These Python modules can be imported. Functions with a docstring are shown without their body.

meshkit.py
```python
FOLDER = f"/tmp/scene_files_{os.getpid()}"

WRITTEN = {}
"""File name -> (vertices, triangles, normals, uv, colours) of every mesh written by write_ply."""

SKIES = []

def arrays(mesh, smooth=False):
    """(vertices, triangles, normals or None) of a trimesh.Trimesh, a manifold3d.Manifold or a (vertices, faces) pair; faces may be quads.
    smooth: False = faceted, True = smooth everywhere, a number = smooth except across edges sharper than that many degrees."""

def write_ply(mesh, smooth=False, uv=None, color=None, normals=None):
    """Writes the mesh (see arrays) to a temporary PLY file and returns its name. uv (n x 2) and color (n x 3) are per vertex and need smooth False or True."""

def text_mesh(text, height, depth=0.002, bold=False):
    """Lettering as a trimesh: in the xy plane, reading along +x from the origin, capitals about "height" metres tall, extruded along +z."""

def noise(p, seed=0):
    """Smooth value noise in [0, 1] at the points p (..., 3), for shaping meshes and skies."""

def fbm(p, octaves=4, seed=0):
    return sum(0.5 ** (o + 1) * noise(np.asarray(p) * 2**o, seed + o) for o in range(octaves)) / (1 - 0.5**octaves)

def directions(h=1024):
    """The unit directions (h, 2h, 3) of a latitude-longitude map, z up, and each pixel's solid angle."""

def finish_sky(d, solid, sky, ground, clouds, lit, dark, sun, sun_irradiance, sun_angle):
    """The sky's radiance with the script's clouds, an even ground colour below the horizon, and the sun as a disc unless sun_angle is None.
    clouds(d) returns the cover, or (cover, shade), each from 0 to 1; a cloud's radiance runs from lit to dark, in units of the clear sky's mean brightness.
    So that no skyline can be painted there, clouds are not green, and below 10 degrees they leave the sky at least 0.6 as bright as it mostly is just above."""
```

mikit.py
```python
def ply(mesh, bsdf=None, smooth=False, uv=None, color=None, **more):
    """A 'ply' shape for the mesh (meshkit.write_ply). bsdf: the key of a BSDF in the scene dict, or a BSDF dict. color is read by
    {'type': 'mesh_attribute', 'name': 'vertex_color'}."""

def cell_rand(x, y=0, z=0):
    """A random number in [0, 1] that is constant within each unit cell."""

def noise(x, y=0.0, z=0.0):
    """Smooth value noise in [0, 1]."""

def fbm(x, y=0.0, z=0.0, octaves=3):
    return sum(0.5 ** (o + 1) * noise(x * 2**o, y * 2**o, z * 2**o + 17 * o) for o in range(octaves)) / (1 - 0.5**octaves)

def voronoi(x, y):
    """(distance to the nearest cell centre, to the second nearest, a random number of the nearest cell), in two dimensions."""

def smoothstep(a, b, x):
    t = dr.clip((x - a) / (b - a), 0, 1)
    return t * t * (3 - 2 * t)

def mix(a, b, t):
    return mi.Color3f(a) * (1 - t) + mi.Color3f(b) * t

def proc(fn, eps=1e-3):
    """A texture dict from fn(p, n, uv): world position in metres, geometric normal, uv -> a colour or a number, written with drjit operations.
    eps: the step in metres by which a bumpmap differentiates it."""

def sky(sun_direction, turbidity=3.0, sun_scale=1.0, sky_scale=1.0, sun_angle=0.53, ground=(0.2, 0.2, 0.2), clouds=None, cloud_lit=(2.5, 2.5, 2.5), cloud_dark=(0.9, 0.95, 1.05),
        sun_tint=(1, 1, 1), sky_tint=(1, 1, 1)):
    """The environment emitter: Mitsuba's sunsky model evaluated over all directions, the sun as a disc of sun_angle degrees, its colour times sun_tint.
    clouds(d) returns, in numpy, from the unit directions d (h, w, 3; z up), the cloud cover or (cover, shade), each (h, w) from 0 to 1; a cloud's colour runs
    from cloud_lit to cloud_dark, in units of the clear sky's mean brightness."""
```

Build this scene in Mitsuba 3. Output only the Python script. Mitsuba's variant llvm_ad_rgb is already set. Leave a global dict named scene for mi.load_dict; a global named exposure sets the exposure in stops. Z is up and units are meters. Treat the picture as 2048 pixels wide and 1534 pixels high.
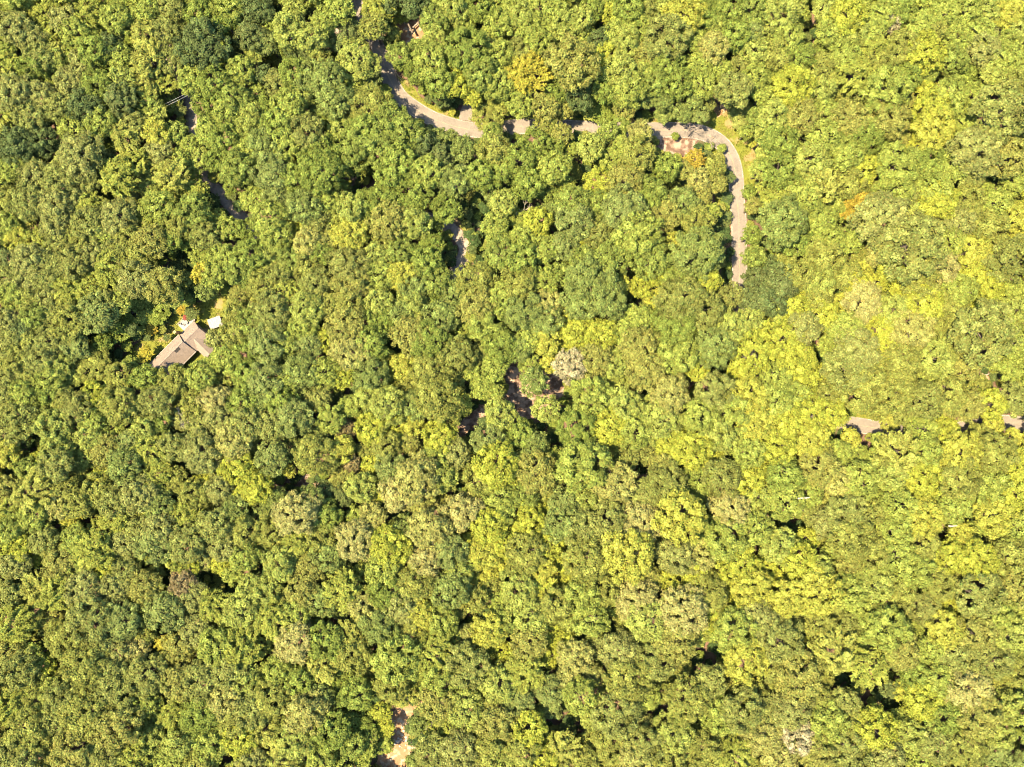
import math, random
import numpy as np, trimesh, shapely
import shapely.geometry as sg
from shapely.prepared import prep
import drjit as dr
import mitsuba as mi
import mikit, meshkit

# ---------------------------------------------------------------- camera, sky, exposure
H = 273.0                       # drone height above the ground, looking straight down
F = 1420.0                      # focal length in pixels of the 2048 x 1534 photograph
T = mi.ScalarTransform4f
scene, labels = {}, {}
scene['camera'] = {'type': 'perspective', 'fov': math.degrees(2 * math.atan(1024 / F)), 'fov_axis': 'x', 'near_clip': 1.0, 'far_clip': 3000.0,
                   'to_world': T().look_at(origin=[0, 0, H], target=[0, 0, 0], up=[0, 1, 0])}
scene['sky'] = mikit.sky((-0.463, -0.067, 0.884), turbidity=5.0, sun_tint=(1.0, 0.93, 0.74), ground=(0.10, 0.11, 0.05))
exposure = 4.15


def world(px, py, z=0.0):
    """The point at height z that stands at this place of the survey photograph."""
    return np.array([(px - 1024.0) / F * (H - z), (767.0 - py) / F * (H - z), z])


def pixel(x, y, z):
    s = F / (H - z)
    return 1024.0 + x * s, 767.0 - y * s


# ---------------------------------------------------------------- materials
def diffuse(fn):
    return {'type': 'twosided', 'bsdf': {'type': 'diffuse', 'reflectance': mikit.proc(fn)}}


N, FB, SS, MIX = mikit.noise, mikit.fbm, mikit.smoothstep, mikit.mix
scene['leaf_material'] = {'type': 'principledthin', 'base_color': {'type': 'mesh_attribute', 'name': 'vertex_color'}, 'roughness': 0.55, 'spec_trans': 0.0, 'diff_trans': 0.75, 'eta': 1.35}
scene['bark_material'] = diffuse(lambda p, n, uv: MIX([0.07, 0.06, 0.05], [0.13, 0.115, 0.10], FB(p.x * 3, p.y * 3, p.z * 0.8)))
scene['dead_wood_material'] = diffuse(lambda p, n, uv: MIX([0.13, 0.112, 0.095], [0.23, 0.205, 0.18], FB(p.x * 2, p.y * 2, p.z * 2)))
scene['bleached_wood_material'] = diffuse(lambda p, n, uv: MIX([0.20, 0.18, 0.155], [0.32, 0.295, 0.255], FB(p.x * 2, p.y * 2, p.z * 2)))
scene['forest_floor_material'] = diffuse(lambda p, n, uv: MIX(MIX([0.055, 0.037, 0.026], [0.125, 0.085, 0.062], FB(p.x * 0.9, p.y * 0.9, 0.0, 4)), [0.04, 0.055, 0.018], SS(0.52, 0.66, FB(p.x * 0.11, p.y * 0.11, 3.0))))
scene['asphalt_material'] = diffuse(lambda p, n, uv: MIX([0.108, 0.098, 0.087], [0.150, 0.137, 0.122], FB(p.x * 0.5, p.y * 0.5, 1.0, 4)) * (0.86 + 0.28 * FB(p.x * 3, p.y * 3, 5.0, 3)))
scene['gravel_material'] = diffuse(lambda p, n, uv: MIX([0.11, 0.093, 0.078], [0.25, 0.215, 0.18], FB(p.x * 1.1, p.y * 1.1, 2.0, 4)))
scene['clay_material'] = diffuse(lambda p, n, uv: MIX(MIX([0.16, 0.088, 0.048], [0.24, 0.155, 0.095], FB(p.x * 0.5, p.y * 0.5, 2.0, 4)), [0.27, 0.225, 0.165], SS(0.5, 0.72, FB(p.x * 0.8, p.y * 0.8, 9.0, 3))))
scene['litter_material'] = diffuse(lambda p, n, uv: MIX([0.075, 0.05, 0.038], [0.23, 0.175, 0.135], SS(0.3, 0.75, FB(p.x * 0.7, p.y * 0.7, 2.0, 5))))
scene['grass_material'] = diffuse(lambda p, n, uv: MIX(MIX([0.075, 0.093, 0.017], [0.122, 0.125, 0.026], FB(p.x * 0.35, p.y * 0.35, 4.0, 4)), [0.165, 0.13, 0.06], SS(0.56, 0.74, FB(p.x * 0.3, p.y * 0.3, 8.0, 4))))
scene['paint_white_material'] = diffuse(lambda p, n, uv: MIX([0.19, 0.168, 0.145], [0.34, 0.32, 0.28], SS(0.4, 0.65, FB(p.x * 0.8, p.y * 0.8, 4.0))))
scene['paint_yellow_material'] = diffuse(lambda p, n, uv: MIX([0.165, 0.143, 0.118], [0.22, 0.18, 0.11], SS(0.4, 0.65, FB(p.x * 0.8, p.y * 0.8, 6.0))))
scene['rock_material'] = diffuse(lambda p, n, uv: MIX([0.24, 0.21, 0.175], [0.42, 0.385, 0.335], FB(p.x * 1.6, p.y * 1.6, p.z * 1.6)))

# ---------------------------------------------------------------- tree prototypes
CLASSES = (2.4, 3.6, 5.0, 6.6, 8.4)                      # crown radii in metres
TINTS = {                                                # leaf colours, one pair per look
    'D': ([0.069, 0.095, 0.033], [0.086, 0.11, 0.037]),
    'G': ([0.113, 0.149, 0.032], [0.125, 0.16, 0.037]),
    'B': ([0.115, 0.148, 0.041], [0.125, 0.157, 0.047]),
    'O': ([0.133, 0.154, 0.043], [0.145, 0.163, 0.05]),
    'S': ([0.12, 0.139, 0.037], [0.13, 0.147, 0.041]),
    'L': ([0.152, 0.188, 0.041], [0.169, 0.202, 0.048]),
    'Y': ([0.193, 0.22, 0.035], [0.208, 0.226, 0.042]),
    'A': ([0.198, 0.19, 0.03], [0.207, 0.17, 0.029]),
    'F': ([0.158, 0.184, 0.038], [0.173, 0.192, 0.045]),
    'P': ([0.18, 0.19, 0.056], [0.2, 0.204, 0.07]),
    'W': ([0.14, 0.158, 0.038], [0.154, 0.166, 0.043]),
    'R': ([0.145, 0.125, 0.054], [0.128, 0.11, 0.054]),
    'K': ([0.215, 0.205, 0.115], [0.23, 0.215, 0.13]),
    'C': ([0.09, 0.12, 0.056], [0.08, 0.11, 0.05]),
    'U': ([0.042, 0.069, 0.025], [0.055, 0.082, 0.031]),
}


def tree_height(R):
    return 6.5 + 1.9 * R


def leaves(rng, centers, normals, size, tint, jitter):
    """Many small folded leaf sprays at the centres, facing about along the normals, as one mesh with vertex colours."""
    n = len(centers)
    nrm = normals + rng.normal(0, 0.42, (n, 3)) + [0, 0, 0.2]
    nrm /= np.linalg.norm(nrm, axis=1, keepdims=True)
    a = np.cross(nrm, rng.normal(size=(n, 3)))
    a /= np.linalg.norm(a, axis=1, keepdims=True) + 1e-9
    b = np.cross(nrm, a)
    s = (size * rng.uniform(0.65, 1.35, n))[:, None]
    fold = nrm * s * 0.16
    v = np.stack([centers - a * s, centers + b * s * 0.55 - fold, centers + a * s, centers - b * s * 0.55 - fold], 1).reshape(-1, 3)
    i = np.arange(n)[:, None] * 4
    f = np.concatenate([i + [0, 1, 2], i + [0, 2, 3]])
    light = np.exp(rng.normal(0, jitter, n))[:, None]
    hue = rng.normal(0, 0.06, (n, 1))
    c = np.clip(np.asarray(tint) * light * (1 + hue * [1.6, 0.3, 0.6]), 0.006, 0.9)
    return v, f, np.repeat(c, 4, 0)


def crown_mesh(seed, R, look):
    rng = np.random.default_rng(seed)
    tint = np.array(TINTS[look][seed % 2])
    flat = rng.uniform(0.55, 0.82) if look != 'C' else 1.5
    a = R * flat
    zc = tree_height(R) - a
    feather = look in 'FA'
    rc = (0.42 + 0.105 * R) * (1.0 if R > 3 else 0.9)
    count = int((1.5 if not feather else 1.3) * 2 * R * R / (rc * rc))
    comb = rng.uniform(0, 6.28)
    k = np.arange(count)
    z = 1 - 1.42 * (k + 0.5) / count
    ph = k * 2.39996 + rng.uniform(0, 6.28)
    d = np.stack([np.sqrt(1 - z * z) * np.cos(ph), np.sqrt(1 - z * z) * np.sin(ph), z], 1) + rng.normal(0, 0.15, (count, 3))
    d /= np.linalg.norm(d, axis=1, keepdims=True)
    lobes = 0.56 + 0.62 * meshkit.noise(d * 2.3 + 40, seed) + rng.normal(0, 0.06, count)
    lobes = np.clip(lobes, 0.5, 1.15)
    if look == 'C':
        lobes *= np.clip(1.05 - 0.75 * np.clip(d[:, 2], 0, 1), 0.2, 1)
    mid = d * lobes[:, None] * [R - 0.5 * rc, R - 0.5 * rc, a - 0.4 * rc]
    inner = rng.random(count) < 0.12
    mid = np.vstack([mid, mid[inner] * 0.55])
    d = np.vstack([d, d[inner]])
    vs, fs, cs, base = [], [], [], 0
    size = 0.36 if R > 3 else 0.30
    clump_light = np.exp(rng.normal(0, 0.17, len(mid)))
    for j in range(len(mid)):
        r = rc * rng.uniform(0.72, 1.22)
        m = int(2.0 * math.pi * r * r / (size * size * 1.1) * 0.85)
        q = rng.normal(size=(m, 3))
        q /= np.linalg.norm(q, axis=1, keepdims=True)
        q[:, 2] = np.where(q[:, 2] < -0.35, -q[:, 2], q[:, 2])
        rad = rng.uniform(0.5, 1.0, (m, 1)) + rng.exponential(0.07, (m, 1))
        if feather:
            out = d[j] * [0.8, 0.8, 0.2] + [0.55 * math.cos(comb), 0.55 * math.sin(comb), -0.15] + rng.normal(0, 0.2, 3)
            out /= np.linalg.norm(out)
            side = np.cross(out, [0, 0, 1.0])
            side /= np.linalg.norm(side) + 1e-9
            up = np.cross(side, out)
            p = mid[j] + (q[:, :1] * out * 1.55 + q[:, 1:2] * side * 0.6 + q[:, 2:] * up * 0.45) * r * rad
            nn = q[:, 1:2] * side * 0.6 + up * 0.8
        else:
            p = mid[j] + q * rad * r * [1, 1, 0.82]
            nn = q * 0.75 + d[j] * 0.35
        v, f, c = leaves(rng, p, nn, size, tint * clump_light[j], 0.24)
        vs.append(v), fs.append(f + base), cs.append(c)
        base += len(v)
    v = np.vstack(vs) + [0, 0, zc]
    return v, np.vstack(fs), np.vstack(cs)


def tube(points, radii, sides=6):
    p = np.asarray(points, float)
    t = np.gradient(p, axis=0)
    t /= np.linalg.norm(t, axis=1, keepdims=True) + 1e-9
    a = np.cross(t, np.where(np.abs(t[:, 2:]) < 0.9, [[0, 0, 1.0]], [[1.0, 0, 0]]))
    a /= np.linalg.norm(a, axis=1, keepdims=True) + 1e-9
    b, ang = np.cross(t, a), np.arange(sides) * 2 * np.pi / sides
    v = p[:, None] + np.broadcast_to(radii, (len(p),))[:, None, None] * (np.cos(ang)[None, :, None] * a[:, None] + np.sin(ang)[None, :, None] * b[:, None])
    i, j = np.meshgrid(np.arange(len(p) - 1), np.arange(sides), indexing='ij')
    q = np.stack([i * sides + j, i * sides + (j + 1) % sides, (i + 1) * sides + (j + 1) % sides, (i + 1) * sides + j], -1).reshape(-1, 4)
    f = np.vstack([q[:, [0, 1, 2]], q[:, [0, 2, 3]]])
    v = v.reshape(-1, 3)
    n = len(v)
    v = np.vstack([v, p[:1], p[-1:]])
    cap = [[(k + 1) % sides, k, n] for k in range(sides)] + [[n - sides + k, n - sides + (k + 1) % sides, n + 1] for k in range(sides)]
    return v, np.vstack([f, cap])


def join(parts):
    vs, fs, base = [], [], 0
    for v, f in parts:
        vs.append(v), fs.append(np.asarray(f) + base)
        base += len(v)
    return np.vstack(vs), np.vstack(fs)


def trunk_mesh(seed, R):
    rng = np.random.default_rng(seed + 900)
    h = tree_height(R)
    w = 0.10 + 0.035 * R
    lean = rng.normal(0, 0.35, 2)
    top = np.array([lean[0], lean[1], h - 0.75 * R])
    parts = [tube([[0, 0, -3], [0, 0, 0.2], [lean[0] * 0.4, lean[1] * 0.4, top[2] * 0.5], top, [lean[0], lean[1], h - 0.3 * R]], [w * 1.7, w * 1.35, w, w * 0.7, w * 0.2], 7)]
    for k in range(6):
        an = k * 1.05 + rng.uniform(0, 0.7)
        s = np.array([lean[0] * 0.6, lean[1] * 0.6, top[2] * rng.uniform(0.6, 0.95)])
        e = s + np.array([math.cos(an) * R * 0.62, math.sin(an) * R * 0.62, R * rng.uniform(0.3, 0.7)])
        parts.append(tube([s, (s + e) / 2 + [0, 0, 0.12 * R], e], [w * 0.5, w * 0.34, w * 0.1], 5))
    return join(parts)


PROTOS = {}


def proto(look, R, variant):
    """The shape group of one kind of tree: a crown and a trunk."""
    c = int(np.argmin([abs(math.log(R / x)) for x in CLASSES]))
    key = f'tree_kind_{look.lower()}_{c}_{variant}'
    if key not in PROTOS:
        seed = 1000 * (ord(look) - 60) + 100 * c + variant
        v, f, col = crown_mesh(seed, CLASSES[c], look)
        PROTOS[key] = CLASSES[c]
        scene[key] = {'type': 'shapegroup', 'crown': mikit.ply((v, f), 'leaf_material', color=col), 'trunk': mikit.ply(trunk_mesh(seed, CLASSES[c]), 'bark_material', smooth=40)}
    return key, CLASSES[c]


def place_tree(key, look, x, y, R, stretch=1.0, seed=0, sink=0.0):
    rng = random.Random(seed * 7919 + 13)
    group, R0 = proto(look, R, rng.randrange(VARIANTS))
    s = R / R0
    sz = s * stretch
    m = T().translate([x, y, -sink]) @ T().rotate([0, 0, 1], rng.uniform(0, 360)) @ T().scale([s * rng.uniform(0.94, 1.06), s * rng.uniform(0.94, 1.06), sz])
    scene[key] = {'type': 'instance', 'group': {'type': 'ref', 'id': group}, 'to_world': m}
    return tree_height(R0) * sz - sink


VARIANTS = 3

# ---------------------------------------------------------------- the ground and what lies on it
def sheet(points, z, seed, rough=0.5, holes=None):
    """A flat patch with an uneven outline, from places of the survey, at the height z."""
    poly = points if hasattr(points, 'exterior') else sg.Polygon([world(x, y)[:2] for x, y in points])
    poly = poly.segmentize(1.2)
    rng = np.random.default_rng(seed)
    c = np.array(poly.exterior.coords)[:-1]
    off = (meshkit.noise(np.c_[c * 0.45, np.full(len(c), seed * 3.7)], seed) - 0.5) * 2 + (meshkit.noise(np.c_[c * 1.3, np.full(len(c), seed * 1.7)], seed) - 0.5)
    t = np.roll(c, -1, 0) - np.roll(c, 1, 0)
    nn = np.c_[t[:, 1], -t[:, 0]] / (np.linalg.norm(t, axis=1, keepdims=True) + 1e-9)
    poly = sg.Polygon(c + nn * off[:, None] * rough).buffer(0)
    if holes is not None:
        poly = poly.difference(holes)
    vs, fs, base = [], [], 0
    for g in getattr(poly, 'geoms', [poly]):
        v, f = trimesh.creation.triangulate_polygon(g, engine='earcut')
        vs.append(np.c_[v, np.full(len(v), z)]), fs.append(np.asarray(f) + base)
        base += len(v)
    v, f = np.vstack(vs), np.vstack(fs)
    n = np.cross(v[f[:, 1]] - v[f[:, 0]], v[f[:, 2]] - v[f[:, 0]])[:, 2]
    f[n < 0] = f[n < 0][:, ::-1]
    return v, f


def smooth_line(points):
    from scipy.interpolate import CubicSpline
    p = np.array([world(x, y)[:2] for x, y in points])
    s = np.r_[0, np.cumsum(np.linalg.norm(np.diff(p, axis=0), axis=1))]
    return CubicSpline(s, p)(np.arange(0, s[-1], 1.5))


def band(line, a, b, z):
    """A strip along the line between the offsets a and b to its left, at the height z."""
    t = np.gradient(line, axis=0)
    t /= np.linalg.norm(t, axis=1, keepdims=True)
    n = np.c_[-t[:, 1], t[:, 0]]
    v = np.vstack([np.c_[line + n * a, np.full(len(line), z)], np.c_[line + n * b, np.full(len(line), z)]])
    k, m = np.arange(len(line) - 1), len(line)
    f = np.vstack([np.c_[k, k + 1, k + m], np.c_[k + 1, k + m + 1, k + m]])
    if a < b:
        return v, f
    return v, f[:, ::-1]


def structure(key, mesh, material, label, category):
    scene[key] = mikit.ply(mesh, material)
    labels[key] = {'label': label, 'category': category, 'kind': 'structure'}


structure('ground', ([[-1500, -1500, 0], [1500, -1500, 0], [1500, 1500, 0], [-1500, 1500, 0]], [[0, 1, 2], [0, 2, 3]]), 'forest_floor_material', 'brown leaf litter of the forest floor showing in gaps between crowns', 'ground')

ROAD = [(700, -260), (690, -120), (702, -20), (722, 32), (744, 68), (760, 100), (770, 135), (783, 165), (799, 192), (824, 213), (860, 235), (900, 250), (940, 259), (985, 260), (1030, 254), (1080, 253), (1150, 256), (1230, 260), (1330, 260), (1385, 262),
        (1428, 276), (1452, 297), (1466, 325), (1472, 358), (1474, 400), (1477, 430), (1478, 480), (1479, 530), (1478, 590), (1478, 640), (1492, 700), (1540, 765), (1610, 812), (1665, 838), (1715, 850), (1765, 858), (1830, 866), (1900, 862), (1960, 850), (2010, 845), (2060, 852), (2130, 868), (2260, 880)]
line = smooth_line(ROAD)
structure('road', band(line, -3.0, 3.0, 0.10), 'asphalt_material', 'pale worn two lane asphalt road curving through the forest', 'road')
scene['road__edge_line'] = mikit.ply(band(line, 2.66, 2.80, 0.105), 'paint_white_material')
scene['road__edge_line_001'] = mikit.ply(band(line, -2.80, -2.66, 0.105), 'paint_white_material')
scene['road__centre_line'] = mikit.ply(band(line, 0.05, 0.15, 0.105), 'paint_yellow_material')
scene['road__centre_line_001'] = mikit.ply(band(line, -0.15, -0.05, 0.105), 'paint_yellow_material')
road_area = sg.LineString(line).buffer(3.0, cap_style='flat')
DRIVE = smooth_line([(958, 120), (948, 170), (936, 212), (932, 238), (938, 256)])
structure('side_drive', sheet(sg.LineString(DRIVE).buffer(2.3, cap_style='flat').difference(road_area), 0.085, 3, 0.35), 'asphalt_material', 'short pale drive joining the road from above at the junction', 'road')
UPPER = smooth_line([(600, 100), (650, 78), (690, 57), (722, 40)])
structure('upper_lane', sheet(sg.LineString(UPPER).buffer(1.9).difference(road_area), 0.08, 4, 0.4), 'gravel_material', 'shaded grey lane under trees near the top edge', 'lane')
LEFT = smooth_line([(318, 60), (345, 130), (368, 180), (379, 212), (383, 245), (388, 290), (402, 335), (425, 370), (455, 405), (490, 440), (530, 490), (590, 560)])
structure('forest_lane', sheet(sg.LineString(LEFT).buffer(2.3), 0.08, 5, 0.45), 'gravel_material', 'shaded gravel lane crossing the forest in the upper left', 'lane')
GRAVEL = smooth_line([(800, 420), (850, 434), (888, 450), (914, 468), (927, 488), (928, 508), (916, 532), (893, 560), (860, 600)])
structure('gravel_lane', sheet(sg.LineString(GRAVEL).buffer(2.3), 0.08, 6, 0.35), 'gravel_material', 'curve of pale gravel lane showing in a gap above the centre', 'lane')
TRACK = smooth_line([(880, 900), (905, 875), (935, 850), (962, 825), (1000, 795), (1040, 780), (1090, 765), (1130, 735), (1190, 690), (1230, 660)])
structure('woodland_track', sheet(sg.LineString(TRACK).buffer(2.6).union(sg.Polygon([world(*q)[:2] for q in [(1005, 735), (1045, 735), (1052, 722), (1120, 715), (1145, 740), (1132, 792), (1104, 800), (1078, 838), (1036, 838), (1008, 808)]])), 0.05, 7, 0.6),
          'litter_material', 'brown leaf covered track and clearing near the centre', 'track')
structure('dirt_track', sheet([(786, 1425), (812, 1395), (846, 1402), (822, 1445), (824, 1480), (838, 1505), (818, 1560), (745, 1560), (758, 1500), (772, 1455)], 0.06, 8, 0.6), 'clay_material', 'orange clay track with pale stones at the bottom edge', 'track')
LAWN = [(245, 715), (268, 690), (300, 672), (330, 648), (352, 628), (365, 606), (400, 604), (425, 590), (462, 590), (462, 640), (440, 690), (420, 720), (380, 750), (300, 758), (258, 742)]
structure('lawn', sheet(LAWN, 0.02, 9, 0.8), 'grass_material', 'bright green lawn around the beige roofed house', 'lawn')
GRASS = [([(786, 148), (816, 160), (842, 195), (882, 216), (922, 222), (925, 256), (880, 250), (838, 228), (800, 195)], 'dry grass strip on the right of the road curve at upper left'),
         ([(1290, 222), (1395, 228), (1418, 210), (1455, 208), (1486, 262), (1512, 310), (1512, 380), (1480, 384), (1476, 330), (1460, 290), (1428, 264), (1290, 256)], 'bright grass verge round the outside of the hairpin bend'),
         ([(1426, 290), (1450, 310), (1464, 350), (1468, 400), (1470, 490), (1444, 492), (1434, 440), (1430, 380), (1420, 320)], 'rough grass strip on the left of the straight road'),
         ([(1000, 236), (1290, 232), (1290, 252), (1000, 252)], 'narrow grass strip above the straight shaded road'),
         ([(1690, 818), (1750, 818), (1810, 830), (1885, 836), (1890, 858), (1820, 864), (1760, 854), (1700, 838)], 'grass bank above the lower right road piece'),
         ([(932, 462), (955, 470), (962, 500), (950, 525), (928, 520), (930, 490)], 'grass patch right of the gravel lane curve'),
         ([(695, -12), (748, -12), (758, 30), (726, 34)], 'grass clearing at the top edge beside the road'),
         ([(524, 108), (560, 98), (580, 118), (556, 142), (528, 138)], 'small grassy gap with a wire above it in the upper left')]
for k, (pts, text) in enumerate(GRASS):
    key = 'grass_verge' + (f'_{k:03d}' if k else '')
    structure(key, sheet(pts, 0.025, 20 + k, 0.5), 'grass_material', text, 'grass')
BARE = [([(1312, 272), (1398, 276), (1392, 312), (1352, 314), (1314, 302)], 'litter', 'pale brown bare patch inside the hairpin bend'),
        ([(792, 45), (830, 36), (858, 54), (850, 78), (815, 90), (786, 72)], 'clay', 'orange bare soil under fallen trunks at the top edge'),
        ([(1424, 212), (1448, 208), (1458, 222), (1436, 232)], 'clay', 'small orange bare spot above the hairpin bend'),
        ([(1945, 748), (2060, 738), (2060, 764), (1970, 768)], 'clay', 'tan bare strip with a log at the right edge'),
        ([(356, 190), (374, 186), (380, 216), (364, 224)], 'clay', 'orange bank beside the pale end of the forest lane'),
        ([(1442, 430), (1466, 430), (1468, 492), (1446, 490)], 'clay', 'orange bare strip left of the straight road'),
        ([(930, 455), (948, 462), (958, 486), (944, 490)], 'clay', 'orange bank right of the gravel lane curve'),
        ([(660, 780), (700, 790), (695, 810), (655, 812)], 'litter', 'dark brown forest floor in a small gap left of centre'),
        ([(535, 945), (640, 950), (640, 985), (540, 975)], 'litter', 'dark reddish floor in a long gap at lower left'),
        ([(1270, 920), (1305, 925), (1300, 970), (1262, 965)], 'litter', 'dark floor in the gap right of the big dark crown'),
        ([(1560, 490), (1610, 505), (1600, 545), (1555, 535)], 'clay', 'reddish soil under broken trunks right of the road'),
        ([(690, 340), (735, 360), (720, 385), (690, 375)], 'litter', 'dark floor in a gap in the upper left middle'),
        ([(1175, 665), (1205, 670), (1205, 700), (1180, 695)], 'litter', 'small pinkish brown floor gap right of centre')]
for k, (pts, mat, text) in enumerate(BARE):
    key = 'bare_ground' + (f'_{k:03d}' if k else '')
    structure(key, sheet(pts, 0.035, 40 + k, 1.4), mat + '_material', text, 'bare ground')

# where nothing tall may stand over the open ground: places of the survey with a radius in its pixels
OPEN = [(761, 98, 11), (766, 120, 10), (775, 150, 10), (795, 185, 12), (815, 206, 13), (840, 224, 12), (868, 238, 11), (898, 250, 10), (930, 222, 11), (930, 240, 10), (942, 262, 13), (955, 268, 11), (1015, 252, 9), (1040, 254, 12), (1160, 258, 10), (1172, 262, 8),
        (825, 180, 10), (850, 205, 12), (885, 228, 11), (1330, 262, 12), (1355, 262, 14), (1385, 262, 15), (1410, 268, 15), (1435, 281, 15), (1455, 303, 15), (1467, 332, 15), (1473, 365, 15), (1476, 405, 13), (1477, 445, 13), (1478, 490, 12), (1479, 530, 12), (1479, 560, 9),
        (1458, 520, 12), (1455, 545, 12), (1430, 245, 12), (1460, 262, 12), (1485, 290, 9), (1496, 325, 8), (1445, 232, 10), (1300, 240, 8), (1340, 292, 14), (1370, 294, 13), (1450, 440, 9), (1454, 470, 8), (1449, 400, 8),
        (377, 205, 9), (379, 225, 9), (412, 352, 8), (430, 375, 9), (450, 400, 10), (470, 420, 11), (482, 432, 8), (900, 458, 12), (918, 478, 13), (926, 500, 12), (918, 522, 10), (945, 480, 10), (948, 500, 9), (910, 530, 7),
        (1022, 755, 15), (1028, 785, 15), (1042, 812, 12), (1108, 758, 9), (1112, 785, 10), (1050, 826, 11), (955, 825, 10), (942, 845, 12), (925, 862, 10),
        (808, 1430, 10), (803, 1455, 12), (802, 1480, 13), (798, 1505, 13), (785, 1525, 16), (1720, 848, 11), (1740, 853, 10), (1752, 856, 7), (2018, 846, 9), (2040, 849, 9), (820, 60, 16), (838, 58, 10), (717, 38, 6), (545, 120, 13), (1440, 218, 8),
        (275, 690, 18), (300, 680, 14), (325, 662, 13), (345, 690, 26), (375, 660, 24), (370, 700, 22), (320, 720, 14), (398, 672, 12), (435, 610, 13), (450, 600, 8), (430, 644, 13), (412, 630, 9), (405, 708, 8), (385, 640, 14), (368, 645, 15), (402, 690, 8), (240, 700, 18),
        (674, 792, 12), (565, 962, 12), (1284, 940, 12), (712, 362, 10), (1985, 752, 9)]
SUNNY = [(761, 98), (795, 187), (815, 206), (832, 220), (850, 230), (880, 246), (928, 225), (942, 264), (1018, 251), (1040, 250), (835, 190), (860, 212), (890, 232), (1345, 258), (1375, 262), (1400, 266), (1420, 272), (1440, 285), (1457, 305), (1468, 335), (1474, 370), (1476, 405),
         (1477, 445), (1479, 490), (1485, 530), (1484, 560), (1440, 250), (1470, 270), (1490, 310), (1365, 294), (1385, 290), (378, 214), (380, 228), (930, 492), (928, 508), (948, 500), (810, 1425), (806, 1450), (803, 1480), (803, 1510), (806, 1525), (1720, 850), (1740, 853), (2025, 847),
         (290, 685), (310, 675), (335, 655), (280, 700), (345, 690), (368, 646), (378, 642), (360, 672), (385, 650), (375, 690), (398, 670), (440, 606), (430, 644), (820, 62), (1452, 440), (1455, 470), (720, 8), (1200, 240), (1780, 845)]
SUN = np.array([-0.463, -0.067, 0.884])
sun2, climb = SUN[:2] / np.linalg.norm(SUN[:2]), SUN[2] / np.linalg.norm(SUN[:2])

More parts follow.
